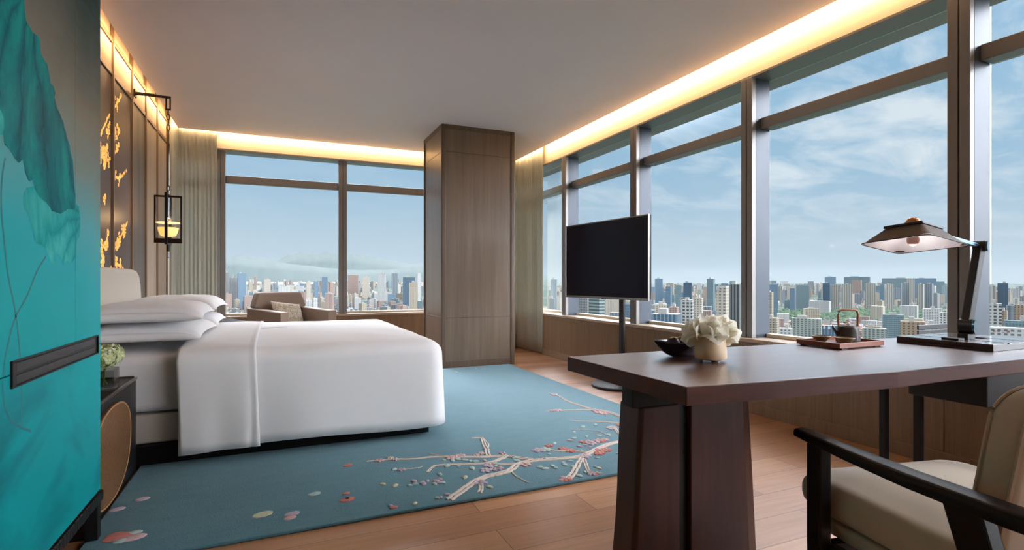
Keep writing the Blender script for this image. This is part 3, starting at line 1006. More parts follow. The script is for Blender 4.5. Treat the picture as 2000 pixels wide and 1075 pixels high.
# base frame of hammered black bar, on four legs
def hammered():
    m, nt, p = base_mat('hammered_black_iron', .3, .6)
    p.inputs['Base Color'].default_value = lin(34, 30, 30)
    nt.l(nt.bump(nt.noise(nt.coords((20, 60, 20)), 1.0, 3), .8, .01), p.inputs['Normal'])
    return m
M_HAM = hammered()
fb = MB()
fz0, fz1 = .165, .205
fb.box(KX - .05, KX + .004, KY0, KY1 + .03, fz0, fz1).box(-1.16, -1.11, KY0, KY1 + .03, fz0, fz1)
fb.box(-1.109, KX - .051, KY0, KY0 + .05, fz0, fz1).box(-1.109, KX - .051, KY1 - .02, KY1 + .03, fz0, fz1)
fb.box(KX - .045, KX - .01, KY0 + .01, KY1 + .02, fz1, KZ0)
fb.build('base_frame', M_HAM, cab, bevel=.004)
for x in (KX - .048, -1.158):
    for y in (KY0 + .002, KY1 - .018):
        MB().box(x, x + .044, y, y + .044, .0168 if x > -.9 and y > 2 else 0, fz0).build('leg', M_BLACK, cab, bevel=.003)

# ------------------------------------------------------------------ gold blossom inlay on the headboard wall
def gold_mat():
    m, nt, p = base_mat('back_lit_gold_inlay', .35, .5)
    p.inputs['Base Color'].default_value = lin(226, 170, 84)
    f = nt.noise(nt.coords(), 26, 3)
    nt.l(nt.ramp(f, [(.3, lin(226, 150, 60)), (.7, lin(255, 206, 120))]), p.inputs['Emission Color'])
    p.inputs['Emission Strength'].default_value = .8
    return m
gr = random.Random(11)
gb = MB()
GX = WX + .0125
def W(px, py):
    q = on_x(px, py, GX)
    return Vector((GX, q.y, q.z))
def gblob(p, ry, rz, a=0.):
    if any(abs(p.y - y) < .022 + ry for y in BAT):
        return
    n = 8
    gb.loft([[p + Vector((dx, s * (ry * math.cos(t) * math.cos(a) - rz * math.sin(t) * math.sin(a)), s * (ry * math.cos(t) * math.sin(a) + rz * math.sin(t) * math.cos(a)))) for t in (2 * PI * i / n for i in range(n))] for dx, s in ((0, 1), (.003, .8))], cap0=False)
def gbranch(px, dens, r):
    P = [W(*q) for q in px]
    for i in range(len(P) - 1):
        L = (P[i + 1] - P[i]).length
        m = max(2, int(L / .02))
        for k in range(m):
            q = P[i].lerp(P[i + 1], k / m)
            gblob(q + Vector((0, gr.uniform(-.005, .005), gr.uniform(-.005, .005))), .009, .015, gr.uniform(-.5, .5))
            if gr.random() < dens:
                c = q + Vector((0, gr.uniform(-.05, .05), gr.uniform(-.06, .06)))
                for s in range(5):
                    a = s * 2 * PI / 5 + gr.random()
                    gblob(c + Vector((0, math.cos(a) * r * .7, math.sin(a) * r * .8)), r * .36, r * .55, a)
for px, dens, r in (([(236, 188), (228, 202), (220, 216)], .5, .015), ([(213, 224), (206, 240), (199, 256), (196, 268)], .2, .014), ([(222, 270), (227, 255)], .8, .018), ([(231, 262), (232, 248)], .8, .02),
                    ([(224, 298), (230, 294)], 1.0, .022), ([(211, 254), (210, 275)], .7, .02), ([(196, 292), (205, 290), (211, 286)], .9, .022), ([(198, 305), (206, 318), (203, 330)], 1.0, .026), ([(211, 300), (213, 330)], .3, .014),
                    ([(219, 330), (220, 342), (230, 349), (238, 344), (245, 335)], .5, .014), ([(232, 352), (233, 358)], .9, .018), ([(204, 392), (205, 402)], .9, .022), ([(248, 434), (244, 446), (236, 462), (228, 474), (219, 482)], .8, .022),
                    ([(210, 462), (206, 474), (197, 488)], 1.0, .026), ([(198, 500), (203, 512), (199, 522)], 1.0, .026), ([(219, 519), (228, 516), (238, 521)], .9, .02)):
    gbranch(px, dens, r)
gbo = gb.build('blossom_inlay', gold_mat(), wall)
gbo['label'] = 'glowing gold plum-blossom inlay'

# ------------------------------------------------------------------ hanging wall lantern
LY, LXW, LXL = 5.88, WX + .027, -.93
lan = thing('wall_lantern', 'black bracket lantern with glowing alabaster bowl hanging beside the bed', 'lamp', (LXL, LY, 1.4))
b = MB()
b.box(LXW, LXL + .012, LY - .010, LY + .010, 2.765, 2.785)
b.box(LXW, LXW + .16, LY - .03, LY - .012, 2.765, 2.785)
b.box(LXW, LXW + .012, LY - .035, LY + .03, 2.74, 2.81)
b.box(LXL - .022, LXL - .010, LY - .010, LY + .010, 2.66, 2.765).box(LXL + .010, LXL + .022, LY - .010, LY + .010, 2.66, 2.785).box(LXL - .022, LXL + .022, LY - .010, LY + .010, 2.655, 2.667)
b.build('bracket_arm', M_BLACK, lan, world=True, bevel=.002)
ch = MB()
for i in range(4):
    z = 2.64 - i * .05
    ring = [(LXL + (.013 * math.cos(t) if i % 2 else 0), LY + (0 if i % 2 else .013 * math.cos(t)), z + .03 * math.sin(t)) for t in (2 * PI * k / 12 for k in range(13))]
    ch.tube(ring, .004, 5, cap=False)
ch.tube([(LXL, LY, 2.46), (LXL, LY, 1.98)], .006, 8)
for i in range(3):
    z = 1.965 - i * .045
    ring = [(LXL + (.012 * math.cos(t) if i % 2 else 0), LY + (0 if i % 2 else .012 * math.cos(t)), z + .028 * math.sin(t)) for t in (2 * PI * k / 12 for k in range(13))]
    ch.tube(ring, .004, 5, cap=False)
ch.build('chain', M_BLACK, lan, world=True, smooth=True)
b = MB()
z0, z1, hw = 1.405, 1.852, .112
b.box(LXL - hw, LXL + hw, LY - .012, LY + .012, z1 - .016, z1).box(LXL - hw, LXL + hw, LY - .014, LY + .014, z0, z0 + .045)
b.box(LXL - hw, LXL - hw + .014, LY - .012, LY + .012, z0 + .045, z1 - .016).box(LXL + hw - .014, LXL + hw, LY - .012, LY + .012, z0 + .045, z1 - .016)
b.build('outer_frame', M_BRONZE, lan, world=True, bevel=.002)
b = MB()
b.box(LXL - .012, LXL + .012, LY - hw, LY + hw, z1 + .001, z1 + .016).box(LXL - .012, LXL + .012, LY - hw, LY + hw, z0 - .016, z0 - .001)
b.box(LXL - .012, LXL + .012, LY - hw, LY - hw + .014, z0 - .001, z1 + .001).box(LXL - .012, LXL + .012, LY + hw - .014, LY + hw, z0 - .001, z1 + .001)
b.build('cross_frame', M_BLACK, lan, world=True, bevel=.002)
b = MB()
b.tube([(LXL, LY, 1.83), (LXL, LY, 1.64)], .018, 10)
b.build('lamp_tube', plain('brushed_steel', (120, 124, 130), .25, .9), lan, world=True, smooth=True)
b = MB()
b.lathe([(.030, 0), (.062, .012), (.078, .05), (.086, .088), (.080, .088), (.070, .05), (.05, .02), (.0005, .014)], 28, 0, (LXL, LY, 1.462), True, False)
bw = b.build('alabaster_bowl', emit_mat('glowing_alabaster', (255, 190, 96), 1.15, (240, 214, 170)), lan, world=True, smooth=True)
b = MB()
b.lathe([(.02, 0), (.098, 0), (.100, .004), (.098, .008), (.02, .008)], 32, 0, (LXL, LY, 1.592))
b.build('reflector_disc', emit_mat('lit_disc', (255, 222, 160), .9, (250, 236, 210)), lan, world=True, smooth=True)
b = MB()
b.lathe([(.026, 0), (.026, .012), (.012, .02)], 16, 0, (LXL, LY, 1.450))
b.build('bowl_holder', M_BLACK, lan, world=True, smooth=True)
b = MB(); b.tube([(LXL, LY, 1.388), (LXL, LY, 1.325)], .012, 10)
b.build('lower_stem', M_BLACK, lan, world=True, smooth=True)
M_CRYSTAL = plain('clear_crystal', (214, 222, 230), .05, .6, var=.2, scale=50)
b = MB()
b.lathe([(.002, 0), (.014, .012), (.012, .03), (.005, .058)], 8, 0, (LXL, LY, 1.262))
b.build('crystal_drop', M_CRYSTAL, lan, world=True)

# ------------------------------------------------------------------ television on its floor stand
TVL, TVR = Vector((2.985, 5.235)), Vector((3.11, 3.945))
tvd = (TVR - TVL).normalized()
tvn = Vector((tvd.y, -tvd.x))            # towards the bed
if tvn.x > 0:
    tvn = -tvn
tv = thing('television', 'large black flat screen television on a round floor stand by the windows', 'television', (3.08, 4.33, 0))
def tvbox(mb, s0, s1, n0, n1, z0, z1, mi=0):
    pts = []
    for s, n2 in ((s0, n0), (s1, n0), (s1, n1), (s0, n1)):
        q = TVL + tvd * s + tvn * n2
        pts.append((q.x, q.y))
    ar = sum(pts[i][0] * pts[(i + 1) % 4][1] - pts[(i + 1) % 4][0] * pts[i][1] for i in range(4))
    mb.prism(pts if ar > 0 else pts[::-1], z0, z1, mi)
TW = (TVR - TVL).length
b = MB(); tvbox(b, .004, TW - .004, -.040, -.004, .878, 1.662)
b.build('housing', M_BLACK, tv, world=True, bevel=.004)
b = MB(); tvbox(b, .012, TW - .012, -.003, .0, .892, 1.650)
scr, nts, ps = base_mat('dark_screen_glass', .3, 0, .18)
ps.inputs['Base Color'].default_value = lin(20, 18, 34)
b.build('screen', scr, tv, world=True)
b = MB()
tvbox(b, 0, TW, -.012, .004, .866, .889); tvbox(b, 0, TW, -.012, .004, 1.653, 1.664)
tvbox(b, 0, .010, -.012, .004, .8895, 1.6525); tvbox(b, TW - .010, TW, -.012, .004, .8895, 1.6525)
b.build('bezel', plain('silver_bezel', (150, 146, 142), .3, .8), tv, world=True, bevel=.001)
b = MB(); tvbox(b, TW * .5 - .02, TW * .5 + .02, .0045, .009, .866, .874)
b.build('status_panel', M_BLACK, tv, world=True)
b = MB(); b.tube([(3.172, 4.44, .02), (3.172, 4.44, 1.25)], .031, 20)
b.build('pole', plain('graphite_pole', (52, 48, 48), .35, .5), tv, world=True, smooth=True)
b = MB(); b.box(3.128, 3.17, 4.38, 4.50, 1.1, 1.34)
b.build('mount_plate', M_BLACK, tv, world=True)
b = MB(); b.lathe([(.27, 0), (.275, .004), (.275, .018), (.268, .024), (.05, .026)], 48, 0, (3.125, 4.42, 0))
b.build('base', plain('black_steel_base', (26, 26, 28), .5, .2), tv, world=True, smooth=True)

# ------------------------------------------------------------------ lounge chair by the north window, cushion, side table
AX, AY, AR = .16, 7.15, math.radians(29)
ac = thing('armchair', 'taupe upholstered armchair facing the bed in front of the window', 'armchair', (AX, AY, 0), AR)
# local frame: x to the chair's right as seen from the bed, -y is the front
MB().rbox(-.258, .258, -.40, .155, .17, .46, .05, .04, .02).build('seat', M_ARMCHAIR, ac, smooth=True)
for s in (-1, 1):
    b = MB()
    x0, x1 = (.26, .37) if s > 0 else (-.37, -.26)
    prof = [(-.42, .16), (.36, .16), (.36, .715), (-.42, .685)]
    M = Matrix(((0, 0, 1, 0), (1, 0, 0, 0), (0, 1, 0, 0), (0, 0, 0, 1)))
    b.prism(prof, x0, x1, 0, M)
    b.build('arm', M_ARMCHAIR, ac, bevel=.016, seg=3)
b = MB()
sec = [(-.258, .30), (.258, .30), (.258, .70), (.35, .72), (.285, .905), (-.285, .905), (-.35, .72), (-.258, .70)]
M = Matrix(((1, 0, 0, 0), (0, .15, 1, .29), (0, 1, 0, 0), (0, 0, 0, 1)))
rings = []
for d, zt in ((0, 0), (.13, 0)):
    rings.append([Vector((x, .165 + .06 * (z - .30) / .6 + d, z)) for x, z in sec])
b.loft(rings[::-1])
b.build('backrest', M_ARMCHAIR, ac, bevel=.025, seg=3)
for x in (-.31, .31):
    for y in (-.36, .30):
        b = MB(); b.tube([(x, y, 0), (x, y, .165)], [.012, .018], 10)
        b.build('leg', M_BLACKWOOD, ac, smooth=True)
def cushion_mat():
    m, nt, p = base_mat('woven_beige_cushion_cloth', .85)
    v = nt.coords()
    f = nt.noise(nt.coords((1, 1, 1)), 34, 3, .7, 1.5)
    nt.l(nt.ramp(f, [(.36, lin(146, 128, 104)), (.52, lin(196, 182, 160)), (.62, lin(214, 204, 188))]), p.inputs['Base Color'])
    nt.l(nt.bump(f, .4, .006), p.inputs['Normal'])
    return m
cu = MB()
n = 16
W_, H_, D_ = .47, .29, .12
for top in (1, 0):
    vs = []
    for j in range(n + 1):
        for i in range(n + 1):
            u, v2 = -1 + 2 * i / n, -1 + 2 * j / n
            e = max(0, (1 - abs(u) ** 3.5) * (1 - abs(v2) ** 3.5)) ** .5
            vs.append(Vector((u * W_ / 2 * (1 - .06 * (1 - v2 * v2) * abs(u)), (D_ / 2 * e) * (1 if top else -1), v2 * H_ / 2 * (1 - .08 * (1 - u * u) * abs(v2)))))
    fs = []
    for j in range(n):
        for i in range(n):
            q = (j * (n + 1) + i, j * (n + 1) + i + 1, (j + 1) * (n + 1) + i + 1, (j + 1) * (n + 1) + i)
            fs.append(tuple(reversed(q)) if top else q)
    cu.add(vs, fs)
cuo = cu.build('cushion', cushion_mat(), smooth='all')
cc = Rz(AR, (AX, AY, 0)) @ Vector((.0, .06, .645))
cuo.location = cc
cuo.rotation_euler = (math.radians(-24), math.radians(7), AR + .25)
tag(cuo, 'beige patterned lumbar cushion leaning in the taupe armchair', 'cushion')
sa, sb = Vector((-.551, 7.30, 0)), Vector((-.098, 6.12, 0))
sd = (sb - sa).normalized()
sn = Vector((sd.y, -sd.x, 0))
st = thing('side_table', 'low black side table between the bed and the armchair', 'table', ((sa.x + sb.x) / 2 - .1, (sa.y + sb.y) / 2, 0))
def slab(mb, off0, off1, t0, t1, z0, z1):
    L = (sb - sa).length
    pts = [sa + sd * (t0 * L) + sn * off0, sa + sd * (t1 * L) + sn * off0, sa + sd * (t1 * L) + sn * off1, sa + sd * (t0 * L) + sn * off1]
    pts = [(p.x, p.y) for p in pts]
    ar = sum(pts[i][0] * pts[(i + 1) % 4][1] - pts[(i + 1) % 4][0] * pts[i][1] for i in range(4))
    mb.prism(pts if ar > 0 else pts[::-1], z0, z1)
s_ = 1 if sn.x < 0 else -1
b = MB(); slab(b, 0, s_ * .26, .12, .72, .580, .600)
b.build('table_top', plain('matt_black_top', (24, 22, 24), .7, 0, .05), st, world=True, bevel=.004)
b = MB(); slab(b, s_ * .11, s_ * .15, .38, .46, .02, .579)
b.build('stem', M_BLACK, st, world=True)
b = MB(); slab(b, s_ * .02, s_ * .24, .22, .62, .0, .018)
b.build('base_plate', M_BLACK, st, world=True)
# ------------------------------------------------------------------ slab desk
DZ = .75
desk = thing('desk', 'dark walnut slab desk on a trapezoid pedestal in front of the windows', 'desk', (2.2, 1.5, 0))
top = [(1.085, 1.205), (1.4, 1.165), (1.7, 1.14), (1.92, 1.118), (2.2, 1.12), (2.45, 1.105), (2.69, 1.10), (3.05, 1.085), (3.42, 1.08), (3.42, 1.745), (2.7, 1.80), (1.9, 1.845), (1.075, 1.878)]
b = MB(); b.prism(top, DZ - .056, DZ)
b.mi[2:] = [1] * (len(b.mi) - 2)      # live edge of the same wood, its shade put into a darker matt colour
M_EDGE = wood('shaded_walnut_edge', (50, 25, 20), (92, 50, 38), (3.0, 46, 46), .5, 0, .4, .55, .3)
b.build('desk_top', [M_WALNUT, M_EDGE], desk, world=True, bevel=.003, seg=3)
# pedestal: two live-edge slabs held apart by a steel plate, carried under a steel beam
def slab_piece(top, bot):
    """top / bot: plan outline (x, y) at the top and at the floor; swept with a slight natural waver."""
    b = MB()
    n = 12
    rings = []
    for k in range(n + 1):
        t = k / n
        wob = .005 * math.sin(t * 8 + top[0][0] * 20)
        rings.append([Vector((a[0] + (c[0] - a[0]) * (t + .12 * t * (1 - t)) + wob * (1 if j in (0, len(top) - 1) else 0) * t, a[1] + (c[1] - a[1]) * t, .624 * (1 - t) + .001 * t)) for j, (a, c) in enumerate(zip(top, bot))])
    b.loft(rings[::-1])
    return b
slab_piece([(1.129, 1.482), (1.140, 1.470), (1.294, 1.470), (1.294, 1.60), (1.135, 1.60)], [(1.090, 1.484), (1.104, 1.470), (1.294, 1.470), (1.294, 1.60), (1.10, 1.60)]).build('pedestal_slab', M_WALNUT_V, desk, world=True, bevel=.004)
slab_piece([(1.345, 1.60), (1.345, 1.470), (1.590, 1.470), (1.655, 1.502), (1.66, 1.60)], [(1.345, 1.60), (1.345, 1.470), (1.628, 1.470), (1.703, 1.506), (1.71, 1.60)]).build('pedestal_slab', M_WALNUT_V, desk, world=True, bevel=.004)
MB().box(1.2945, 1.3445, 1.49, 1.585, .002, .624).build('steel_plate', M_BLACK, desk, world=True)
MB().box(1.095, 3.35, 1.472, 1.535, .6265, DZ - .0565).build('cross_beam', M_BLACK, desk, world=True, bevel=.003)
for x, y in ((2.84, 1.72), (2.84, 1.56)):
    MB().box(x - .016, x + .016, y - .016, y + .016, 0, (DZ - .0565) if y > 1.6 or x > 3 else .546).build('leg', M_BLACK, desk, world=True, bevel=.003)
# drawer unit hung below the top
DX0, DX1, DY0, DY1 = 2.595, 3.33, 1.16, 1.468
du = MB().box(DX0, DX1, DY0 + .016, DY1, .548, .692).build('drawer_case', M_NAVY, desk, world=True, bevel=.004)
for i in range(3):
    z = .556 + i * .045
    MB().box(DX0 + .05, DX1 - .02, DY0, DY0 + .015, z, z + .04).build('drawer_front', M_NAVY, du, bevel=.004)

# ------------------------------------------------------------------ desk chair
CX, CY, CR = 1.70, .687, math.radians(-12.4)
chr_ = thing('desk_chair', 'black framed armchair with oatmeal seat cushion and back, drawn up to the walnut desk', 'chair', (CX, CY, 0), CR)
# local: x to the sitter's right, +y towards the desk
MB().rbox(-.285, .345, -.07, .47, .345, .455, .07, .045, .035).build('seat_cushion', M_CHAIR, chr_, smooth=True)
sf = MB(); sf.rbox(-.27, .33, -.20, .44, .30, .343, .04, .012)
sf.build('seat_board', M_CHAIR, chr_, smooth=True)
# backrest: padded panel with rounded corners, leaning back, gently curved
bk = MB()
def back_ring(dy, ins):
    out = []
    x0, x1, z0, z1 = -.262 + ins, .32 - ins, .40 + ins, .835 - ins
    r = .075
    for cx, cz, a0 in ((x1 - r, z1 - r, 0), (x0 + r, z1 - r, PI / 2), (x0 + r, z0 + r, PI), (x1 - r, z0 + r, 1.5 * PI)):
        for k in range(9):
            a = a0 + PI / 2 * k / 8
            x, z = cx + r * math.cos(a), cz + r * math.sin(a)
            out.append(Vector((x, -.075 - .18 * (z - .40) + dy + .5 * (x - .03) ** 2, z)))
    return out
bk.loft([back_ring(.0, .02), back_ring(-.006, .006), back_ring(-.02, 0), back_ring(-.055, 0), back_ring(-.070, .006), back_ring(-.076, .02)][::-1])
bko = bk.build('backrest', M_CHAIR, chr_, smooth=True)
pp = MB()
for dy in (-.004, -.072):
    r_ = back_ring(dy, .004)
    pp.tube(r_ + [r_[0]], .0042, 6, cap=False)
pp.build('piping', M_CHAIR, bko, smooth=True)
for s in (-1, 1):
    x = -.335 if s < 0 else .398
    arm = MB()
    P = [(x, .375, .600), (x, .33, .598), (x + s * .004, .18, .594), (x + s * .006, .0, .592), (x + s * .002, -.2, .594), (x - s * .012, -.42, .598), (x - s * .03, -.5, .60)]
    n = len(P)
    rings = []
    for i, p in enumerate(P):
        w = (.024, .026, .030, .034, .036, .034, .03)[i]
        hgt = (.013, .014, .016, .018, .019, .018, .016)[i]
        rings.append([Vector((p[0] + w * cx, p[1], p[2] + hgt * cz)) for cx, cz in ((-1, -.9), (1, -.9), (1, .3), (.75, .85), (0, 1), (-.75, .85), (-1, .3))])
    arm.loft(rings[::-1])
    arm.build('armrest', M_BLACKWOOD, chr_, smooth=True, bevel=.004)
    fl = MB()
    fl.loft([[Vector((x + a * .020, .30 + c * .026 + dy, z)) for a, c in ((-1, -1), (1, -1), (1, 1), (-1, 1))] for z, dy in ((0, -.01), (.3, 0), (.584, 0))])
    fl.build('leg', M_BLACKWOOD, chr_, bevel=.005)
    rl = MB()
    rl.loft([[Vector((x + a * .019, yy + c * hw, z)) for a, c in ((-1, -1), (1, -1), (1, 1), (-1, 1))] for z, yy, hw in ((0, -.33, .026), (.3, -.205, .036), (.576, -.115, .042))])
    rl.build('leg', M_BLACKWOOD, chr_, bevel=.005)
rail = MB()
rail.box(-.316, -.29, -.20, .28, .265, .299).box(.348, .374, -.20, .28, .265, .299)
rail.box(-.316, .374, .285, .315, .262, .299).box(-.316, .374, -.235, -.2005, .262, .299)
rail.build('seat_rail', M_BLACKWOOD, chr_, bevel=.003)

# ------------------------------------------------------------------ things on the desk
TOPZ = DZ + .0005
# cream vase with lotus blooms
VX, VY = 1.515, 1.552
va = thing('vase', 'small cream ceramic vase of white blooms near the desk corner', 'vase', (VX, VY, TOPZ))
b = MB()
b.lathe([(.046, .007), (.057, .010), (.0595, .016), (.0585, .04), (.0545, .082), (.052, .092), (.048, .092), (.050, .08), (.052, .03), (.0005, .02)], 40, 0, (0, 0, 0), True, False)
b.build('vase_body', plain('cream_ceramic', (222, 198, 166), .42, var=.04, scale=14), va, smooth=True)
M_FOOT = plain('clear_foot', (214, 214, 214), .15)
for k in range(3):
    a = k * 2 * PI / 3 + .5
    MB().lathe([(.008, 0), (.010, .0065)], 10, 0, (.036 * math.cos(a), .036 * math.sin(a), 0)).build('foot', M_FOOT, va, smooth=True)
M_PETAL, ntp, pp_ = base_mat('ivory_petal', .55)
sxp = ntp.n('ShaderNodeTexCoord')
vv = ntp.n('ShaderNodeUVMap')
at = ntp.n('ShaderNodeAttribute', attribute_name='petal_height')
ntp.l(ntp.ramp(at.outputs['Fac'], [(0, lin(232, 226, 130)), (.22, lin(246, 242, 190)), (.45, lin(252, 250, 236)), (1, lin(253, 251, 246))]), pp_.inputs['Base Color'])
trl = ntp.n('ShaderNodeBsdfTranslucent')
trl.inputs['Color'].default_value = lin(253, 251, 240)
mxs = ntp.n('ShaderNodeMixShader')
mxs.inputs[0].default_value = .6
mo = [n for n in M_PETAL.node_tree.nodes if n.type == 'OUTPUT_MATERIAL'][0]
ntp.l(pp_.outputs[0], mxs.inputs[1]); ntp.l(trl.outputs[0], mxs.inputs[2]); ntp.l(mxs.outputs[0], mo.inputs['Surface'])
M_SEPAL = plain('green_sepal', (112, 128, 58), .6, var=.2, scale=40)
fr = random.Random(21)
def bloom(label, base, axis, size, seed):
    r2 = random.Random(seed)
    mb = MB()
    hgt = []
    ax = Vector(axis).normalized()
    e1 = ax.orthogonal().normalized()
    e2 = ax.cross(e1)
    for ringi, (cnt, tilt, ln, wd) in enumerate(((3, .22, .95, 1.0), (4, .60, 1.08, 1.08), (5, .98, 1.16, 1.0))):
        a0 = r2.uniform(0, PI)
        for q in range(cnt):
            az = a0 + q * 2 * PI / cnt + r2.uniform(-.15, .15)
            t0 = tilt + r2.uniform(-.08, .08)
            rad = e1 * math.cos(az) + e2 * math.sin(az)
            side = ax.cross(rad)
            L, Wd = size * ln * r2.uniform(.92, 1.08), size * wd * r2.uniform(.9, 1.1)
            nu, nv = 6, 9
            vs = []
            for j in range(nv + 1):
                v2 = j / nv
                # arc: starts along the tilt, cups inward then flicks out at the tip
                ang = t0 * (.55 + .9 * v2) - .35 * math.sin(PI * v2) + .25 * max(0, v2 - .8) * 3
                if j == 0:
                    c = Vector((0, 0, 0)); 
                else:
                    c = c + (ax * math.cos(ang) + rad * math.sin(ang)) * (L / nv)
                w = Wd * (math.sin(PI * min(1, v2 * .86 + .08)) ** .75) * (1 - max(0, v2 - .86) * 4.2)
                w = max(w, .0015)
                nrm = (rad * math.cos(ang) - ax * math.sin(ang))
                for i in range(nu + 1):
                    u = -1 + 2 * i / nu
                    cup = -.30 * w * (u * u)
                    ruff = .05 * w * math.sin(7 * v2 + 5 * u + az)
                    vs.append(Vector(base) + c + side * (u * w * .5) - nrm * cup * 1.0 + nrm * ruff * abs(u))
                    hgt.append(v2)
            fs = [(j * (nu + 1) + i, j * (nu + 1) + i + 1, (j + 1) * (nu + 1) + i + 1, (j + 1) * (nu + 1) + i) for j in range(nv) for i in range(nu)]
            mb.add(vs, fs)
    root = thing('lotus_bloom', label, 'flower', base, 0, 'white blooms in the cream vase')
    o = mb.build('petals', M_PETAL, root, world=True, smooth='all')
    atr = o.data.attributes.new('petal_height', 'FLOAT', 'POINT')
    atr.data.foreach_set('value', hgt)
    s = MB()
    s.tube([Vector(base) + ax * .01, Vector(base) - ax * .004, (VX + (base[0] - VX) * .5, VY + (base[1] - VY) * .5, TOPZ + .03)], [.009, .006, .004], 8)
    s.build('stem', M_SEPAL, root, world=True, smooth=True)
Z0 = TOPZ + .095
bloom('tallest white lotus bloom at the middle of the cream vase', (VX + .010, VY + .0, Z0 + .004), (.08, -.05, 1), .082, 1)
bloom('white lotus bloom leaning out of the cream vase towards the fruit bowl', (VX - .028, VY + .014, Z0), (-.75, .25, .55), .080, 2)
bloom('white lotus bloom leaning out of the cream vase towards the tea tray', (VX + .034, VY - .008, Z0), (.8, -.3, .5), .078, 3)
bloom('white lotus bloom leaning out over the front of the cream vase', (VX - .012, VY - .026, Z0), (-.35, -.7, .7), .066, 4)
bloom('white lotus bloom at the back of the cream vase', (VX + .008, VY + .03, Z0), (.1, .8, .62), .07, 5)

# boat-shaped dark bowl with fruit
BX, BY = 1.515, 1.70
bo = thing('fruit_bowl', 'dark purple boat-shaped bowl of mangosteens beside the cream vase', 'bowl', (BX, BY, TOPZ), math.radians(-6))
def boat(scale, zoff, inner):
    rings = []
    for k in range(9):
        t = k / 8
        s = .34 + .66 * t ** .7
        ring = []
        for i in range(40):
            a = 2 * PI * i / 40
            ca, sa = math.cos(a), math.sin(a)
            x = .138 * (abs(ca) ** .95) * (1 if ca > 0 else -1)
            y = .072 * abs(sa) ** 1.25 * (1 if sa > 0 else -1)
            z = .056 * t ** 1.3 + .010 * t * abs(ca) ** 3
            ring.append(Vector((x * s * scale, y * s * scale, z + zoff)))
        rings.append(ring)
    return rings
b = MB()
out = boat(1, 0, False)
inn = boat(.93, .005, True)
b.loft(out + inn[::-1])
b.build('bowl_shell', plain('aubergine_glaze', (40, 32, 58), .25, var=.15, scale=20, coat=.4), bo, smooth=True)
def mangosteen(label, x, y, z, r, tilt):
    t = thing('mangosteen', label, 'fruit', (BX + x, BY + y, TOPZ + z), 0, 'fruit in the dark boat bowl')
    b = MB(); b.sphere((0, 0, r), r, 18, 12, 0, (1, 1, .88))
    b.build('rind', plain('purple_rind', (62, 36, 48), .45, var=.25, scale=20) if 'purple_rind' not in bpy.data.materials else bpy.data.materials['purple_rind'], t, smooth=True)
    c = MB()
    for k in range(4):
        a = k * PI / 2 + tilt
        q = Vector((math.cos(a), math.sin(a), 0)); w = Vector((-q.y, q.x, 0))
        c.add([(0, 0, r * 1.90)] + [tuple(q * r * d + w * r * e + Vector((0, 0, r * zz))) for d, e, zz in ((.25, -.25, 1.88), (.55, -.22, 1.80), (.72, 0, 1.72), (.55, .22, 1.80), (.25, .25, 1.88))], [(0, 1, 2, 3, 4, 5)])
    c.build('calyx', plain('straw_calyx', (206, 184, 132), .6) if 'straw_calyx' not in bpy.data.materials else bpy.data.materials['straw_calyx'], t, solid=.002)
mangosteen('mangosteen at the open tip of the dark boat bowl', -.052, .0, .030, .026, .3)
mangosteen('mangosteen in the middle of the dark boat bowl', .003, .004, .027, .027, .8)
mangosteen('mangosteen beside the cream vase in the dark boat bowl', .058, .0, .031, .025, .1)

# tea tray: tray, teapot, two cups
TX0, TX1, TY0, TY1 = 2.275, 2.585, 1.565, 1.78
tr = thing('tea_tray', 'reddish wooden tray carrying a dark teapot and two cups', 'tray', ((TX0 + TX1) / 2, (TY0 + TY1) / 2, TOPZ))
M_TRAY = wood('red_brown_tray', (118, 66, 46), (164, 104, 78), (4, 60, 60), .35)
b = MB(); b.box(TX0 + .008, TX1 - .008, TY0 + .008, TY1 - .008, TOPZ + .007, TOPZ + .013)
b.build('tray_floor', M_TRAY, tr, world=True)
b = MB()
b.box(TX0, TX1, TY0, TY0 + .008, TOPZ + .005, TOPZ + .027).box(TX0, TX1, TY1 - .008, TY1, TOPZ + .005, TOPZ + .027)
b.box(TX0, TX0 + .008, TY0 + .008, TY1 - .008, TOPZ + .005, TOPZ + .027).box(TX1 - .008, TX1, TY0 + .008, TY1 - .008, TOPZ + .005, TOPZ + .027)
b.build('tray_rim', M_TRAY, tr, world=True, bevel=.0015)
for x in (TX0 + .02, TX1 - .06):
    for y in (TY0 + .004, TY1 - .016):
        MB().box(x, x + .04, y, y + .012, TOPZ, TOPZ + .0048).build('foot', M_BLACKWOOD, tr, world=True)
PX_, PY_, PZ_ = 2.49, 1.672, TOPZ + .0135
M_POT = plain('dark_brown_stoneware', (62, 54, 50), .5, var=.12, scale=30, bump=.2, bscale=150)
tp = thing('teapot', 'dark brown stoneware teapot with an arched wooden handle on the tray', 'teapot', (PX_, PY_, PZ_), math.radians(-30))
b = MB()
b.lathe([(.042, 0), (.0515, .003), (.0505, .02), (.0445, .066), (.0425, .073), (.039, .076), (.020, .0765), (.0005, .077)], 36, 0, (0, 0, 0), True, False)
b.build('pot_body', M_POT, tp, smooth=True)
b = MB(); b.lathe([(.030, .0775), (.029, .080), (.006, .081), (.006, .084), (.0005, .085)], 24, 0, (0, 0, 0), True, False)
b.build('lid', M_POT, tp, smooth=True)
b = MB(); b.loft([[Vector((x, y * w, z + zz * w)) for y, zz in ((-1, 0), (-.5, -.8), (.5, -.8), (1, 0), (.5, .5), (-.5, .5))] for x, z, w in ((-.042, .036, .019), (-.055, .050, .014), (-.070, .074, .009))])
b.build('spout', M_POT, tp, smooth=True)
M_CANE = plain('tan_cane', (176, 120, 88), .45, var=.12, scale=40)
b = MB()
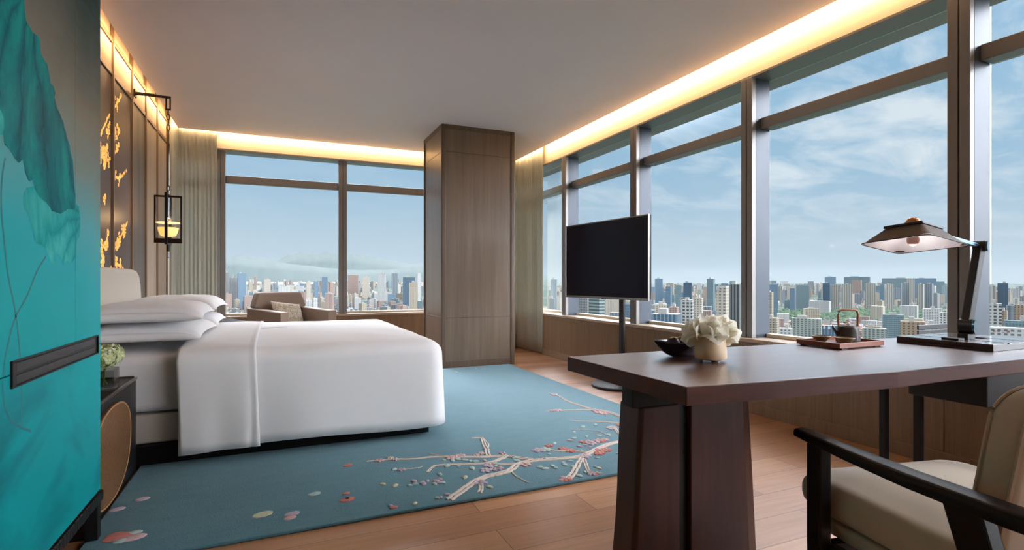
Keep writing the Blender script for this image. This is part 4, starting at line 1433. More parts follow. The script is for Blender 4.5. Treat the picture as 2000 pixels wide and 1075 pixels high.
arc = [(s * .042, 0, z) for s, z in ((-1, .070), (-1.04, .10), (-1.05, .13), (-.96, .146))] + [(-.75 * .042, 0, .152), (0, 0, .1525), (.75 * .042, 0, .152)] + [(s * .042, 0, z) for s, z in ((.96, .146), (1.05, .13), (1.04, .10), (1, .070))]
b.tube(arc, .0052, 10)
b.build('handle', M_CANE, tp, smooth=True)
M_CUP = plain('olive_brown_cup_glaze', (126, 110, 82), .4, var=.12, scale=40)
def cup(label, x, y):
    t = thing('teacup', label, 'cup', (x, y, TOPZ + .0135), 0, 'tea cups on the tray')
    b = MB()
    b.lathe([(.018, 0), (.019, .004), (.026, .012), (.040, .028), (.0405, .030), (.037, .029), (.024, .014), (.0005, .008)], 30, 0, (0, 0, 0), True, False)
    b.build('bowl', M_CUP, t, smooth=True)
    r_ = MB(); r_.tube([(.0388 * math.cos(a), .0388 * math.sin(a), .0298) for a in (2 * PI * i / 30 for i in range(31))], .0014, 6, cap=False)
    r_.build('rim', plain('pale_rim_glaze', (196, 184, 160), .35) if 'pale_rim_glaze' not in bpy.data.materials else bpy.data.materials['pale_rim_glaze'], t, smooth=True)
cup('brown tea cup at the back corner of the wooden tray, farther from the teapot', 2.36, 1.715)
cup('brown tea cup on the wooden tray, next to the teapot', 2.388, 1.617)

# dark blotter box with the swing-arm lamp
QX0, QX1, QY0, QY1 = 2.815, 3.24, 1.255, 1.645
bx = thing('desk_box', 'flat black lacquer desk box with slots, under the desk lamp', 'box', (3.03, 1.45, TOPZ))
b = MB(); b.box(QX0, QX1, QY0, QY1, TOPZ, TOPZ + .026)
b.build('box_body', plain('dark_stained_box', (44, 37, 35), .3, var=.1, coat=.3), bx, world=True, bevel=.0015)
lid = MB()
lid.box(QX0, 2.93, QY0, QY1, TOPZ + .0262, TOPZ + .031)
lid.box(2.945, 3.10, QY0, 1.40, TOPZ + .0262, TOPZ + .031).box(2.945, 3.10, 1.47, QY1, TOPZ + .0262, TOPZ + .031)
lid.box(3.115, QX1, QY0, QY1, TOPZ + .0262, TOPZ + .031)
lid.build('lid', plain('glossy_brown_lid', (96, 86, 82), .16, var=.06, coat=.6), bx, world=True, bevel=.001)
b = MB(); b.box(2.850, 2.900, 1.40, 1.47, TOPZ + .0312, TOPZ + .041)
b.build('slide_knob', M_BLACK, bx, world=True, bevel=.002)
b = MB(); b.box(QX0 - .0015, QX0 - .0002, QY0 + .07, QY1 - .10, TOPZ + .009, TOPZ + .016)
b.build('slot', M_BLACK, bx, world=True)
# lamp
LX, LYD, LZ = 2.985, 1.435, TOPZ + .027
lm = thing('desk_lamp', 'black swing-arm desk lamp with a square pyramid shade on the lacquer box', 'lamp', (LX, LYD, LZ))
M_LAMPB = plain('black_leather_arm', (22, 19, 20), .45, var=.15)
M_BLUE = plain('blue_grey_steel', (96, 124, 148), .22, .85)
def barrel(mb, c, r, w, d):
    d = Vector(d).normalized()
    mb.tube([Vector(c) - d * w / 2, Vector(c) + d * w / 2], r, 20)
vd = (.25, -.97, 0)          # hinge axis
p0 = Vector((LX, LYD, LZ))
b = MB(); b.box(LX - .032, LX + .032, LYD - .022, LYD + .022, LZ, LZ + .03)
b.build('base_clamp', M_LAMPB, lm, world=True, bevel=.003)
j0 = Vector((LX + .002, LYD, LZ + .062)); j1 = Vector((3.098, LYD, 1.222)); j2 = Vector((2.655, LYD + .003, 1.283))
for j_, r_, w_, c_ in ((j0, .036, .05, .030), (j1, .026, .045, .028)):
    b = MB(); barrel(b, j_, r_, w_, vd)
    hg = b.build('hinge', M_LAMPB, lm, world=True, smooth=True)
    b = MB(); barrel(b, j_ + Vector(vd) * c_ - Vector((LX, LYD, LZ)), r_ - .001, .009, vd)
    b.build('hinge_cap', M_BLUE, hg, smooth=True)
b = MB(); b.bar(j0, j1, .036, .046, 0, (1, 0, .2))
b.build('lower_arm', M_LAMPB, lm, world=True, bevel=.006)
b = MB(); b.bar(j1, j2, .018, .020, 0, (0, 0, 1))
b.build('upper_arm', M_BLUE, lm, world=True, bevel=.004)
SX_, SY_, SZ0, SZ1 = 2.575, 1.437, 1.214, 1.288
TILT = Matrix.Translation((SX_, SY_, SZ1)) @ Matrix.Rotation(math.radians(-9), 4, Vector((.49, -.87, 0))) @ Matrix.Translation((-SX_, -SY_, -SZ1))
def rsq(h, z, r, n=6):
    out = []
    for cx, cy, a0 in ((h - r, h - r, 0), (-h + r, h - r, PI / 2), (-h + r, -h + r, PI), (h - r, -h + r, 1.5 * PI)):
        for k in range(n + 1):
            a = a0 + PI / 2 * k / n
            out.append(TILT @ Vector((SX_ + cx + r * math.cos(a), SY_ + cy + r * math.sin(a), z)))
    return out
b = MB(); b.loft([rsq(.146, SZ0, .035), rsq(.142, SZ0 + .003, .035), rsq(.072, SZ1, .012)], cap0=False, cap1=False)
b.build('lamp_shade', plain('dark_taupe_shade_cloth', (88, 76, 68), .75, var=.06, bump=.2, bscale=300), lm, world=True, smooth=True)
b = MB(); b.loft([rsq(.1445, SZ0 + .0005, .034), rsq(.0700, SZ1 - .002, .012)][::-1], cap0=True, cap1=False)
b.build('shade_lining', plain('white_shade_lining', (238, 236, 240), .6), lm, world=True)
b = MB()
r_ = rsq(.146, SZ0, .035); b.tube(r_ + [r_[0]], .0022, 6, cap=False)
b.build('shade_wire', M_BLACK, lm, world=True)
b = MB(); b.loft([rsq(.080, SZ1 - .004, .008), rsq(.080, SZ1 + .008, .008)])
b.build('top_plate', plain('slate_top_plate', (44, 50, 58), .3, .4), lm, world=True, bevel=.002)
b = MB(); b.lathe([(.034, 0), (.033, .012), (.027, .028), (.014, .039), (.0005, .042)], 24, 0, (SX_, SY_, SZ1 + .0085), True, False)
b.v = [TILT @ p for p in b.v]
b.build('finial', plain('copper_finial', (176, 122, 84), .25, .9), lm, world=True, smooth=True)
b = MB(); b.sphere((SX_, SY_, SZ0 + .022), .024, 16, 12, 0, (1, 1, 1.1)); b.tube([(SX_, SY_, SZ0 + .04), (SX_, SY_, SZ1 - .006)], .012, 10)
b.build('bulb', plain('rosy_bulb', (206, 158, 146), .3), lm, world=True, smooth=True)
# ------------------------------------------------------------------ the city outside
GZ = -140.0
def gheight(x, y):
    """Ground level: flat to the east, rising gently towards the lake and hills in the north-west."""
    d = math.hypot(x, y)
    az = math.degrees(math.atan2(x, y))
    wgt = max(0., min(1., (34 - az) / 16))
    return GZ + wgt * max(0., d - 2300) * .0155
gm = MB()
rads = [0, 30, 300, 800, 1500, 2200, 3000, 4000, 5200, 6600, 8200, 10000, 13000, 18000, 26000]
NA = 72
ring_pts = []
vs_, fs_ = [Vector((0, 0, GZ))], []
for r in rads[1:]:
    for i in range(NA):
        a = 2 * PI * i / NA
        x, y = r * math.sin(a), r * math.cos(a)
        vs_.append(Vector((x, y, gheight(x, y))))
for i in range(NA):
    fs_.append((0, 1 + (i + 1) % NA, 1 + i))
for k in range(len(rads) - 2):
    for i in range(NA):
        j = (i + 1) % NA
        fs_.append((1 + k * NA + i, 1 + k * NA + j, 1 + (k + 1) * NA + j, 1 + (k + 1) * NA + i))
gm.add(vs_, fs_)
def ground_mat():
    m, nt, p = base_mat('city_ground', .9, 0, .1)
    v = nt.coords()
    f = nt.noise(v, .0035, 5, .65)
    f2 = nt.noise(v, .03, 3, .6)
    c = nt.ramp(nt.math('ADD', nt.math('MULTIPLY', f, .7), nt.math('MULTIPLY', f2, .3)), [(.38, lin(40, 62, 50)), (.5, lin(54, 72, 58)), (.56, lin(88, 88, 84)), (.66, lin(104, 102, 96))])
    nt.l(c, p.inputs['Base Color'])
    return m
struct('ground', gm, ground_mat())

def cplain(name, rgb, *a, **k):
    return plain(name, tuple(int(c * CITY) for c in rgb), *a, **k)
def facade(name, wall, glass, bw=3.6, fh=3.2, wf=.6, hf=.55, rough=.6, gl_rough=.2):
    m, nt, p = base_mat(name, rough, 0, .3)
    tc = nt.n('ShaderNodeTexCoord')
    sx = nt.n('ShaderNodeSeparateXYZ')
    nt.l(tc.outputs['Object'], sx.inputs[0])
    u = nt.math('FRACT', nt.math('DIVIDE', nt.math('ADD', nt.math('ADD', sx.outputs['X'], sx.outputs['Y']), 500.13), bw))
    v = nt.math('FRACT', nt.math('DIVIDE', nt.math('ADD', sx.outputs['Z'], 3.2 * 300), fh))
    msk = nt.math('MULTIPLY', nt.math('LESS_THAN', u, wf), nt.math('LESS_THAN', v, hf))
    geo = nt.n('ShaderNodeNewGeometry')
    gz = nt.n('ShaderNodeSeparateXYZ')
    nt.l(geo.outputs['Normal'], gz.inputs[0])
    msk = nt.math('MULTIPLY', msk, nt.math('LESS_THAN', gz.outputs['Z'], .5))
    wall, glass = [tuple(int(c * CITY) for c in q) for q in (wall, glass)]
    n1 = nt.noise(tc.outputs['Object'], .05, 2)
    g2 = nt.mix(n1, tuple(c * .7 for c in lin(*glass)[:3]) + (1,), lin(*glass))
    nt.l(nt.mix(msk, lin(*wall), g2), p.inputs['Base Color'])
    return m
FA = {
    'beige': facade('beige_apartment_facade', (212, 198, 172), (120, 118, 112)),
    'cream': facade('cream_apartment_facade', (226, 216, 196), (140, 138, 132), 4.2, 3.2, .5, .5),
    'white': facade('white_apartment_facade', (234, 234, 230), (130, 138, 144), 4.0, 3.2, .55, .5),
    'grey': facade('grey_office_facade', (170, 172, 170), (104, 112, 116), 3.2, 3.4, .6, .6),
    'pink': facade('pink_brown_apartment_facade', (200, 170, 156), (128, 116, 112), 4.0, 3.1, .5, .55),
    'brown': facade('sand_brown_apartment_facade', (188, 160, 130), (112, 102, 94), 4.4, 3.1, .45, .6),
    'blue': facade('blue_glass_facade', (138, 166, 186), (112, 144, 168), 3.0, 3.6, .85, .7, .35),
    'teal': facade('teal_glass_facade', (150, 174, 178), (112, 144, 152), 2.6, 3.8, .8, .72, .35),
    'navy': facade('dark_blue_glass_facade', (96, 122, 144), (74, 102, 126), 3.0, 3.6, .85, .75, .3),
    'stripe': facade('banded_glass_facade', (176, 186, 182), (70, 104, 110), 40.0, 3.8, 1.1, .55, .4),
    'rib': facade('dark_ribbed_facade', (150, 154, 150), (64, 74, 76), 3.4, 200.0, .52, 1.1),
    'slab': facade('tall_striped_apartment_facade', (206, 200, 184), (126, 134, 138), 8.5, 3.0, .42, .8),
    'slabb': facade('tall_grey_blue_apartment_facade', (150, 160, 166), (104, 120, 134), 8.0, 3.0, .5, .8),
    'grid': facade('white_grid_facade', (228, 226, 220), (84, 92, 98), 4.6, 4.0, .6, .62),
    'tealslab': facade('green_grey_apartment_facade', (190, 192, 180), (96, 128, 132), 5.0, 3.0, .55, .6),
    'fin': facade('blue_finned_facade', (176, 186, 194), (96, 126, 150), 3.6, 200., .8, 1.1, .35),
}
M_ROOF = cplain('pale_concrete_roof', (206, 202, 194), .9, var=.1, scale=.2)
M_TERRA = cplain('terracotta_roof', (186, 128, 104), .9, var=.15, scale=.2)
M_GREEN = cplain('green_metal_roof', (96, 184, 150), .6, var=.05, scale=.1)
M_SIGNW = cplain('white_sign_letters', (244, 244, 244), .5)
M_SIGNR = cplain('red_sign_characters', (186, 60, 52), .5)
placed = []
ALONG = math.atan2(SN, CS)
def bplace(px0, px1, D):
    """centre of a building whose front spans the pixel columns px0..px1 at camera depth D"""
    pc = (px0 + px1) / 2
    r = ray(pc, HORIZ)
    return r.x * D, r.y * D, (px1 - px0) / FPX * D
def building(name, label, px0, px1, ytop, D, style, dep=None, rot=None, group=None, cat='building', roof=None, block=True, free=False):
    x, y, wd = bplace(px0, px1, D)
    g = gheight(x, y)
    top = EYE + (HORIZ - ytop) / FPX * D
    H = top - g
    if H < 6:
        H = 6.
    dep = dep or max(14., min(wd, 40.))
    if rot is None:
        az = math.atan2(x, y)
        rot = -az + (random.random() - .5) * .5
    c, s = abs(math.cos(rot + math.atan2(x, y))), abs(math.sin(rot + math.atan2(x, y)))
    w = max(6., (wd - dep * s) / max(c, .3)) if (wd - dep * s) > wd * .35 else wd * .6
    if not free:
        R = .5 * math.hypot(w, dep)
        for _ in range(30):
            bad = None
            for (ox, oy, oR) in placed:
                if (x - ox) ** 2 + (y - oy) ** 2 < (R + oR) ** 2 * .98:
                    bad = 1
                    break
            if not bad:
                break
            return None
    placed.append((x, y, .5 * math.hypot(w, dep)))
    mb = MB()
    mb.box(-w / 2, w / 2, -dep / 2, dep / 2, -8, H)
    o = mb.build(name, FA[style], None)
    o.location = (x, y, g)
    o.rotation_euler = (0, 0, rot)
    tag(o, label, cat, group)
    if block:
        rb = MB()
        rr_ = random.Random(int(px0 * 13 + D))
        bx0 = rr_.uniform(-.3, .0) * w
        rb.box(bx0, bx0 + w * rr_.uniform(.2, .35), -dep * .25, dep * .2, H + .05, H + rr_.uniform(3, 6))
        rb.build('roof_block', roof or M_ROOF, o)
    return o, w, dep, H

# --- the buildings one can point at (front columns, top row, distance)
NB = 'high_rise'
bl = building
# seen through the east windows
bl(NB, 'slim blue tower in the first window bay right of the curtain', 1076, 1088, 546, 1500, 'blue')
bl(NB, 'dark blue block at the foot of the first window bay right of the curtain', 1073, 1085, 583, 900, 'navy')
bl(NB, 'grey tower whose base shows under the left half of the television', 1131, 1152, 560, 700, 'grey', 22, .15)
bl(NB, 'green banded glass tower beside the grey one, under the television', 1154, 1177, 566, 640, 'stripe', 20, .1)
bl('office_block', 'low teal glass office block under the television, left of its pole', 1179, 1210, 596, 620, 'teal', 26, .1)
bl('office_block', 'blue glass block just right of the television pole', 1216, 1236, 594, 700, 'blue', 22, .1)
bl(NB, 'tall pale blue tower at the right edge of the television', 1279, 1294, 545, 1700, 'blue')
bl(NB, 'short blue tower between two pale blocks, right of the television', 1300, 1312, 560, 1500, 'blue')
bl(NB, 'blue tower left of the darkest one above the flowers', 1319, 1331, 557, 1650, 'teal')
bl(NB, 'darkest blue tower above the white flowers', 1335, 1351, 552, 1350, 'navy', 16)
bl(NB, 'teal tower rising left of the lettered pale tower', 1381, 1396, 545, 1900, 'teal')
o, w_, d_, H_ = bl(NB, 'broad pale tower with roof letters behind the flowers', 1400, 1423, 559, 560, 'cream', 13, -1.02, block=False)
tx = bpy.data.curves.new('roof_letters', 'FONT')
tx.body = 'HCS'
tx.size = 4.2
tx.extrude = .15
tx.align_x = 'CENTER'
tx.materials.append(M_SIGNW)
tmp = bpy.data.objects.new('roof_letters_outline', tx)
to = bpy.data.objects.new('roof_letters', bpy.data.meshes.new_from_object(tmp))
bpy.data.objects.remove(tmp)
C.objects.link(to)
to.parent = o
to.location = (-1.0, -d_ / 2 - .2, H_ - 4.6)
to.rotation_euler = (PI / 2, 0, 0)
bl(NB, 'dark ribbed tower behind the grey window mullion and flowers', 1424, 1449, 556, 600, 'rib', 14, -1.05)
bl('office_block', 'low wide glass block with a white roof edge above the fruit bowl', 1274, 1330, 613, 520, 'fin', 22, -.9)
bl(NB, 'beige gridded tower right of the low glass block', 1331, 1355, 586, 640, 'grid', 16, -.9)
bl(NB, 'cream tower between the gridded one and the flowers', 1357, 1373, 582, 760, 'cream', 15, -.9)
bl(NB, 'pale block cluster top, left, above the low glass block', 1280, 1302, 594, 900, 'cream')
bl(NB, 'pinkish block above the low glass block', 1306, 1326, 600, 860, 'pink')
# fourth bay
bl(NB, 'blue tower hard against the left side of the widest window', 1503, 1519, 556, 1900, 'blue', 24)
bl(NB, 'narrow beige tower in front of it at the mullion', 1499, 1510, 571, 1100, 'beige', 14)
bl('apartment_block', 'beige block at the lower left corner of the widest window', 1499, 1521, 621, 720, 'beige', 16)
bl('apartment_block', 'white block above the sill left of the green-grey slab', 1523, 1546, 641, 640, 'white', 14)
bl('apartment_block', 'wide green-grey balcony slab left of the tea tray', 1548, 1601, 622, 800, 'tealslab', 18, -1.0)
bl('apartment_block', 'orange beige apartment block rising above the green-grey slab', 1571, 1599, 603, 1250, 'beige', 16)
o, w_, d_, H_ = bl('office_block', 'dark blue block with white arches along its top, left of the teapot', 1608, 1640, 636, 700, 'fin', 14, -.95, block=False)
for i in range(4):
    ab = MB()
    xx = -w_ / 2 + w_ * (i + .5) / 4
    ab.prism([(xx - 1.3, H_ - 4.2), (xx + 1.3, H_ - 4.2), (xx + 1.3, H_ - 2.0)] + [(xx + 1.3 * math.cos(a), H_ - 2.0 + 1.3 * math.sin(a)) for a in (PI * k / 6 for k in range(1, 6))] + [(xx - 1.3, H_ - 2.0)], .05, .5, 0, Matrix(((1, 0, 0, 0), (0, 0, -1, -d_ / 2), (0, 1, 0, 0), (0, 0, 0, 1))))
    ab.build('arch_window', M_SIGNW, o)
bl('apartment_block', 'beige gridded block right of the teapot', 1688, 1727, 641, 760, 'tealslab', 16, -1.0)
bl('office_block', 'grey green glass block above the teapot, to its right', 1727, 1761, 615, 1000, 'teal', 20, -1.0)
bl('apartment_block', 'sand coloured corner block left of the lacquer box', 1763, 1803, 628, 640, 'brown', 14, -1.1)
bl('office_block', 'white gridded block above the lacquer box', 1803, 1831, 634, 660, 'grid', 14, -1.0)
bl('apartment_block', 'white stepped apartment block under the lamp shade', 1806, 1837, 603, 1050, 'white', 20, -1.0)
bl('apartment_block', 'white gridded tower against the left edge of the last mullion', 1838, 1860, 611, 900, 'grid', 15, -1.0)
# row of tall slabs across the middle of the widest window
cols = [(1608, 1622, 'navy', 'blue slab tower at the left end of the long row'), (1623, 1638, 'slab', 'beige slab tower, second in the long row'), (1645, 1663, 'slab', 'cream slab tower standing just left of the lamp shade'), (1665, 1689, 'slabb', 'broad grey blue slab tower below the left tip of the lamp shade'),
        (1691, 1708, 'slab', 'cream slab tower, first one right of the shade tip'), (1710, 1727, 'slabb', 'grey slab tower under the left half of the lamp shade'), (1729, 1743, 'slab', 'cream slab tower left of centre under the lamp shade'), (1745, 1759, 'slab', 'cream slab tower under the bulb of the lamp'),
        (1761, 1774, 'slabb', 'grey slab tower under the middle of the lamp shade'), (1776, 1790, 'slab', 'cream slab tower right of the bulb'), (1792, 1804, 'slab', 'cream slab tower under the right half of the lamp shade'), (1806, 1821, 'slabb', 'grey slab tower second from the right end of the long row'), (1825, 1857, 'fin', 'wide blue gridded tower at the right end of the long row')]
for i, (a, b2, stl, lb) in enumerate(cols):
    bl('slab_tower', lb, a, b2, 553 + (i * 7) % 4, 2350 + 12 * ((i * 5) % 7), stl, 26, None, None, 'building')
for a, b2, yt, D, stl, lb in ((1612, 1631, 541, 4200, 'blue', 'pale blue building in the haze above the left end of the slab row'), (1652, 1696, 541, 4300, 'teal', 'long hazy blue building behind the slab row'), (1727, 1775, 544, 4000, 'teal', 'hazy teal building behind the slabs under the lamp'), (1780, 1823, 544, 4100, 'blue', 'hazy blue building behind the right end of the slab row'),
                           (1543, 1553, 563, 2300, 'blue', 'small blue tower standing alone above the trees'), (1556, 1579, 557, 2500, 'teal', 'broad teal block above the trees left of the slab row')):
    bl('high_rise', lb, a, b2, yt, D, stl, 40)
for a, b2, yt, D, stl, lb, rf in ((1582, 1620, 588, 2150, 'white', 'low white hall among the trees left of the slab row', M_ROOF), (1702, 1726, 598, 1800, 'cream', 'low cream hall in front of the slab row', M_ROOF), (1760, 1790, 597, 1850, 'white', 'long low white hall in front of the slab row', M_ROOF)):
    bl('hall', lb, a, b2, yt, D, stl, 30, block=False)
x, y, wd = bplace(1729, 1754, 1820)
hm = MB()
hm.box(-wd / 2, wd / 2, -14, 14, -4, 8)
ho = hm.build('sports_hall', FA['white'])
ho.location = (x, y, GZ); ho.rotation_euler = (0, 0, -1.0)
hr_ = MB(); hr_.loft([[Vector((xx, 14.5 * math.cos(a), 8.05 + 5 * math.sin(a))) for a in (PI * k / 8 for k in range(9))] for xx in (-wd / 2, wd / 2)])
hr_.build('vaulted_roof', M_GREEN, ho)
tag(ho, 'sports hall with a green vaulted roof in front of the slab row', 'building')
placed.append((x, y, wd * .6))
# last bay
bl('office_block', 'tall gridded block at the left edge of the last window bay', 1932, 1953, 593, 640, 'grid', 14, -1.15)
bl(NB, 'slender striped tower at the left edge of the last window bay', 1933, 1943, 558, 1500, 'slab', 16)
bl(NB, 'dark blue tower in the last window bay', 1951, 1967, 553, 1500, 'navy', 20)
bl('apartment_block', 'sand brown block right of the gridded one in the last bay', 1955, 1966, 607, 900, 'brown', 12)
bl('apartment_block', 'grey blue block in the middle of the last window bay', 1968, 1983, 597, 1000, 'slabb', 14)
bl('apartment_block', 'sand brown tower at the right edge of the picture', 1985, 2003, 596, 950, 'brown', 16)
bl('office_block', 'white framed blue glass block at the right edge of the picture', 1971, 2030, 627, 560, 'teal', 14, -1.15)
o, w_, d_, H_ = bl('office_block', 'pale pink block with red sign characters at the right edge', 1949, 2040, 641, 430, 'white', 12, -1.18, block=False)
for i in range(4):       # four small red characters, too far away to be read
    sg = MB()
    xx = -w_ / 2 + 2.6 + i * 2.9
    zz = H_ - 3.1
    y_ = -d_ / 2 - .15
    sg.box(xx - .8, xx + .8, y_, y_ + .1, zz + .6, zz + .85).box(xx - .8, xx + .8, y_, y_ + .1, zz - .8, zz - .55)
    if i != 2:
        sg.box(xx - .12, xx + .12, y_, y_ + .1, zz - .5, zz + .55).box(xx - .7, xx - .2, y_, y_ + .1, zz - .1, zz + .12).box(xx + .2, xx + .7, y_, y_ + .1, zz - .1, zz + .12)
    if i == 3:
        sg.box(xx - .85, xx - .65, y_, y_ + .1, zz - .5, zz + .55).box(xx + .65, xx + .85, y_, y_ + .1, zz - .5, zz + .55)
    sg.build('sign_character', M_SIGNR, o)
# seen through the north windows
for a, b2, yt, D, stl, lb in ((439, 447, 533, 2600, 'grey', 'grey tower with a spire beside the left curtain'), (449, 463, 543, 2500, 'grey', 'broad grey block between the spire tower and its neighbour'), (465, 480, 534, 2450, 'blue', 'tall grey blue tower left above the armchair'), (496, 501, 540, 3000, 'pink', 'thin pinkish tower above the armchair'),
                           (516, 528, 546, 2500, 'cream', 'cream tower above the armchair back'), (545, 565, 559, 2000, 'white', 'white portal shaped block right above the armchair'), (597, 607, 550, 2400, 'cream', 'cream tower midway between armchair and mullion'), (613, 621, 550, 2600, 'blue', 'small blue tower midway between armchair and mullion'),
                           (629, 640, 541, 2900, 'blue', 'pale blue tower close left of the north mullion'), (643, 653, 552, 2200, 'pink', 'pink topped tower close left of the north mullion'), (635, 650, 573, 1500, 'pink', 'pink brown tower low beside the north mullion'), (598, 608, 587, 1450, 'white', 'white twin block over the right arm of the armchair'),
                           (610, 620, 583, 1400, 'white', 'taller white twin block over the right arm of the armchair'), (680, 700, 538, 3000, 'pink', 'pinkish block right of the north mullion'), (708, 722, 541, 2900, 'cream', 'cream block in the middle of the right north window'), (738, 753, 535, 2700, 'white', 'white tower in the middle of the right north window'),
                           (765, 777, 534, 2900, 'slabb', 'grey tower right of the white one in the right north window'), (787, 810, 542, 2300, 'navy', 'wide dark blue block near the timber column'), (799, 815, 552, 1700, 'beige', 'beige twin tower beside the timber column'), (814, 822, 534, 2500, 'white', 'white tower touching the timber column')):
    r_ = bl('high_rise', lb, a, b2, yt, D, stl, 22)
    if r_ and 'spire' in lb:
        sp = MB(); sp.tube([(0, 0, r_[3] + .1), (0, 0, r_[3] + 22)], [2.2, .3], 6)
        sp.build('spire', M_ROOF, r_[0])

# --- the rest of the skyline: single buildings that only distance and place tell apart
cr = random.Random(42)
def scatter(count, pxa, pxb, D0, D1, h0, h1, w0, w1, styles, label, group, tries=12, name='city_building', ymin=None):
    n = 0
    for _ in range(count * tries):
        if n >= count:
            break
        px = cr.uniform(pxa, pxb)
        D = D0 * (D1 / D0) ** cr.random()
        x, y, _w = bplace(px, px + 1, D)
        top = gheight(x, y) + h0 + (h1 - h0) * cr.random() ** 1.6
        yt = HORIZ - (top - EYE) / D * FPX
        if ymin and yt < ymin:
            yt = ymin + cr.uniform(0, 4)
        wpx = cr.uniform(w0, w1) / D * FPX
        if bl(name, label, px - wpx / 2, px + wpx / 2, yt, D, cr.choice(styles), cr.uniform(14, 26), None, group, 'building', None, False):
            n += 1
    return n
LOWS = ['white', 'cream', 'beige', 'pink', 'grey', 'white', 'brown']
MIDS = ['white', 'cream', 'beige', 'grey', 'slab', 'slabb', 'blue', 'teal', 'pink']
scatter(38, 1268, 1460, 900, 2200, 25, 75, 24, 45, MIDS, 'mid-rise city building in the window bay behind the white flowers', 'city buildings behind the flowers')
scatter(40, 1268, 1460, 2400, 6500, 60, 130, 30, 60, MIDS, 'hazy high-rise on the skyline of the window bay behind the white flowers', 'hazy skyline behind the flowers')
scatter(46, 1495, 1865, 700, 1650, 16, 42, 24, 44, LOWS, 'low city building below the tree belt of the widest window', 'low buildings of the widest window')
scatter(58, 1495, 1865, 2700, 8000, 60, 150, 34, 80, MIDS, 'hazy high-rise on the skyline of the widest window', 'hazy skyline of the widest window')
scatter(16, 1930, 2010, 900, 5000, 30, 110, 26, 50, MIDS, 'city building in the last window bay at the right', 'buildings of the last window bay')
scatter(14, 1073, 1240, 900, 4000, 40, 110, 26, 50, MIDS, 'city building in the window bays beside the television', 'buildings beside the television')
scatter(44, 430, 825, 2200, 3600, 20, 70, 24, 46, MIDS, 'mid-rise building in the northern city band below the lake', 'mid-rise buildings to the north', ymin=541)
scatter(30, 430, 825, 3600, 6000, 24, 70, 34, 60, MIDS, 'hazy far building near the lake in the north windows', 'far buildings near the lake', ymin=541)

# --- what nobody could count: rooftops of the old quarters and treetops
roofs = {}
def carpet(name, mats, zones, kind, seed):
    r2 = random.Random(seed)
    mb = MB()
    for zn in zones:
        pxa, pxb, D0, D1, cnt = zn[:5]
        h0, h1 = zn[5:] if len(zn) > 5 else (0, 0)
        for _ in range(cnt):
            px = r2.uniform(pxa, pxb)
            D = math.sqrt(r2.uniform(D0 * D0, D1 * D1))
            r = ray(px, HORIZ)
            x, y = r.x * D, r.y * D
            if any((x - ox) ** 2 + (y - oy) ** 2 < (oR + (24 if kind == 'block' else 12)) ** 2 for ox, oy, oR in placed):
                continue
            if kind == 'tree' and any((x - ox) ** 2 + (y - oy) ** 2 < 625 for ox, oy in roofs.get((int(x // 40), int(y // 40)), ())):
                continue
            if kind == 'roof':
                for gx in (-1, 0, 1):
                    for gy in (-1, 0, 1):
                        roofs.setdefault((int(x // 40) + gx, int(y // 40) + gy), []).append((x, y))
            g = gheight(x, y)
            if kind == 'roof':
                w, d2, h = r2.uniform(8, 18), r2.uniform(7, 11), r2.uniform(6, 15)
                M = Matrix.Translation((x, y, g)) @ Matrix.Rotation(r2.choice((0, PI / 2)) + r2.uniform(-.2, .2) + .4, 4, 'Z')
                mb.box(-w / 2, w / 2, -d2 / 2, d2 / 2, -4, h, r2.choice((0, 0, 1)), M)
                pr = [M @ Vector(p) for p in ((-w / 2 - .5, -d2 / 2 - .6, h), (w / 2 + .5, -d2 / 2 - .6, h), (w / 2 + .5, d2 / 2 + .6, h), (-w / 2 - .5, d2 / 2 + .6, h), (-w / 2 - .5, 0, h + 3), (w / 2 + .5, 0, h + 3))]
                mb.add(pr, [(0, 1, 5, 4), (2, 3, 4, 5), (0, 4, 3), (1, 2, 5), (3, 2, 1, 0)], r2.choice((2, 3, 3, 4)))
            elif kind == 'block':
                w, d2 = r2.uniform(16, 40), r2.uniform(13, 22)
                top = h0 + (h1 - h0) * r2.random() ** 1.7
                M = Matrix.Translation((x, y, g)) @ Matrix.Rotation(r2.choice((0, PI / 2)) + r2.uniform(-.15, .15) + r2.choice((.3, .9)), 4, 'Z')
                mi = r2.randrange(len(mats))
                mb.box(-w / 2, w / 2, -d2 / 2, d2 / 2, -6, top, mi, M)
                mb.box(-w * .2, w * .1, -d2 * .2, d2 * .25, top, top + r2.uniform(2, 5), mi, M)
                placed.append((x, y, .5 * math.hypot(w, d2)))
            else:
                R = r2.uniform(5, 11)
                hz = r2.uniform(.8, 1.3)
                n = 7
                rings = []
                for zz, rad in ((0, .55), (.45, 1.0), (.95, .8), (1.3, .35)):
                    rings.append([Vector((x + R * rad * (1 + r2.uniform(-.2, .2)) * math.cos(2 * PI * i / n), y + R * rad * (1 + r2.uniform(-.2, .2)) * math.sin(2 * PI * i / n), g + 2 + R * zz * hz)) for i in range(n)])
                mb.loft(rings, r2.choice((0, 0, 1)))
    o = mb.build(name, mats)
    o['kind'] = 'stuff'
    return o
bf = carpet('distant_city_blocks', [FA[k_] for k_ in ('white', 'cream', 'grey', 'pink', 'beige', 'slabb', 'teal', 'slab')],
            [(430, 830, 1900, 3000, 260, 18, 75), (430, 830, 3000, 6500, 420, 20, 85), (1268, 1460, 1300, 6000, 260, 20, 95), (1495, 1865, 760, 1500, 110, 10, 34), (1495, 1865, 2600, 7500, 520, 18, 110), (1930, 2010, 1000, 6000, 120, 15, 90), (1073, 1240, 1000, 5000, 120, 15, 90)], 'block', 9)
bf['label'] = 'dense hazy mass of apartment blocks filling the far city'
bf['category'] = 'buildings'
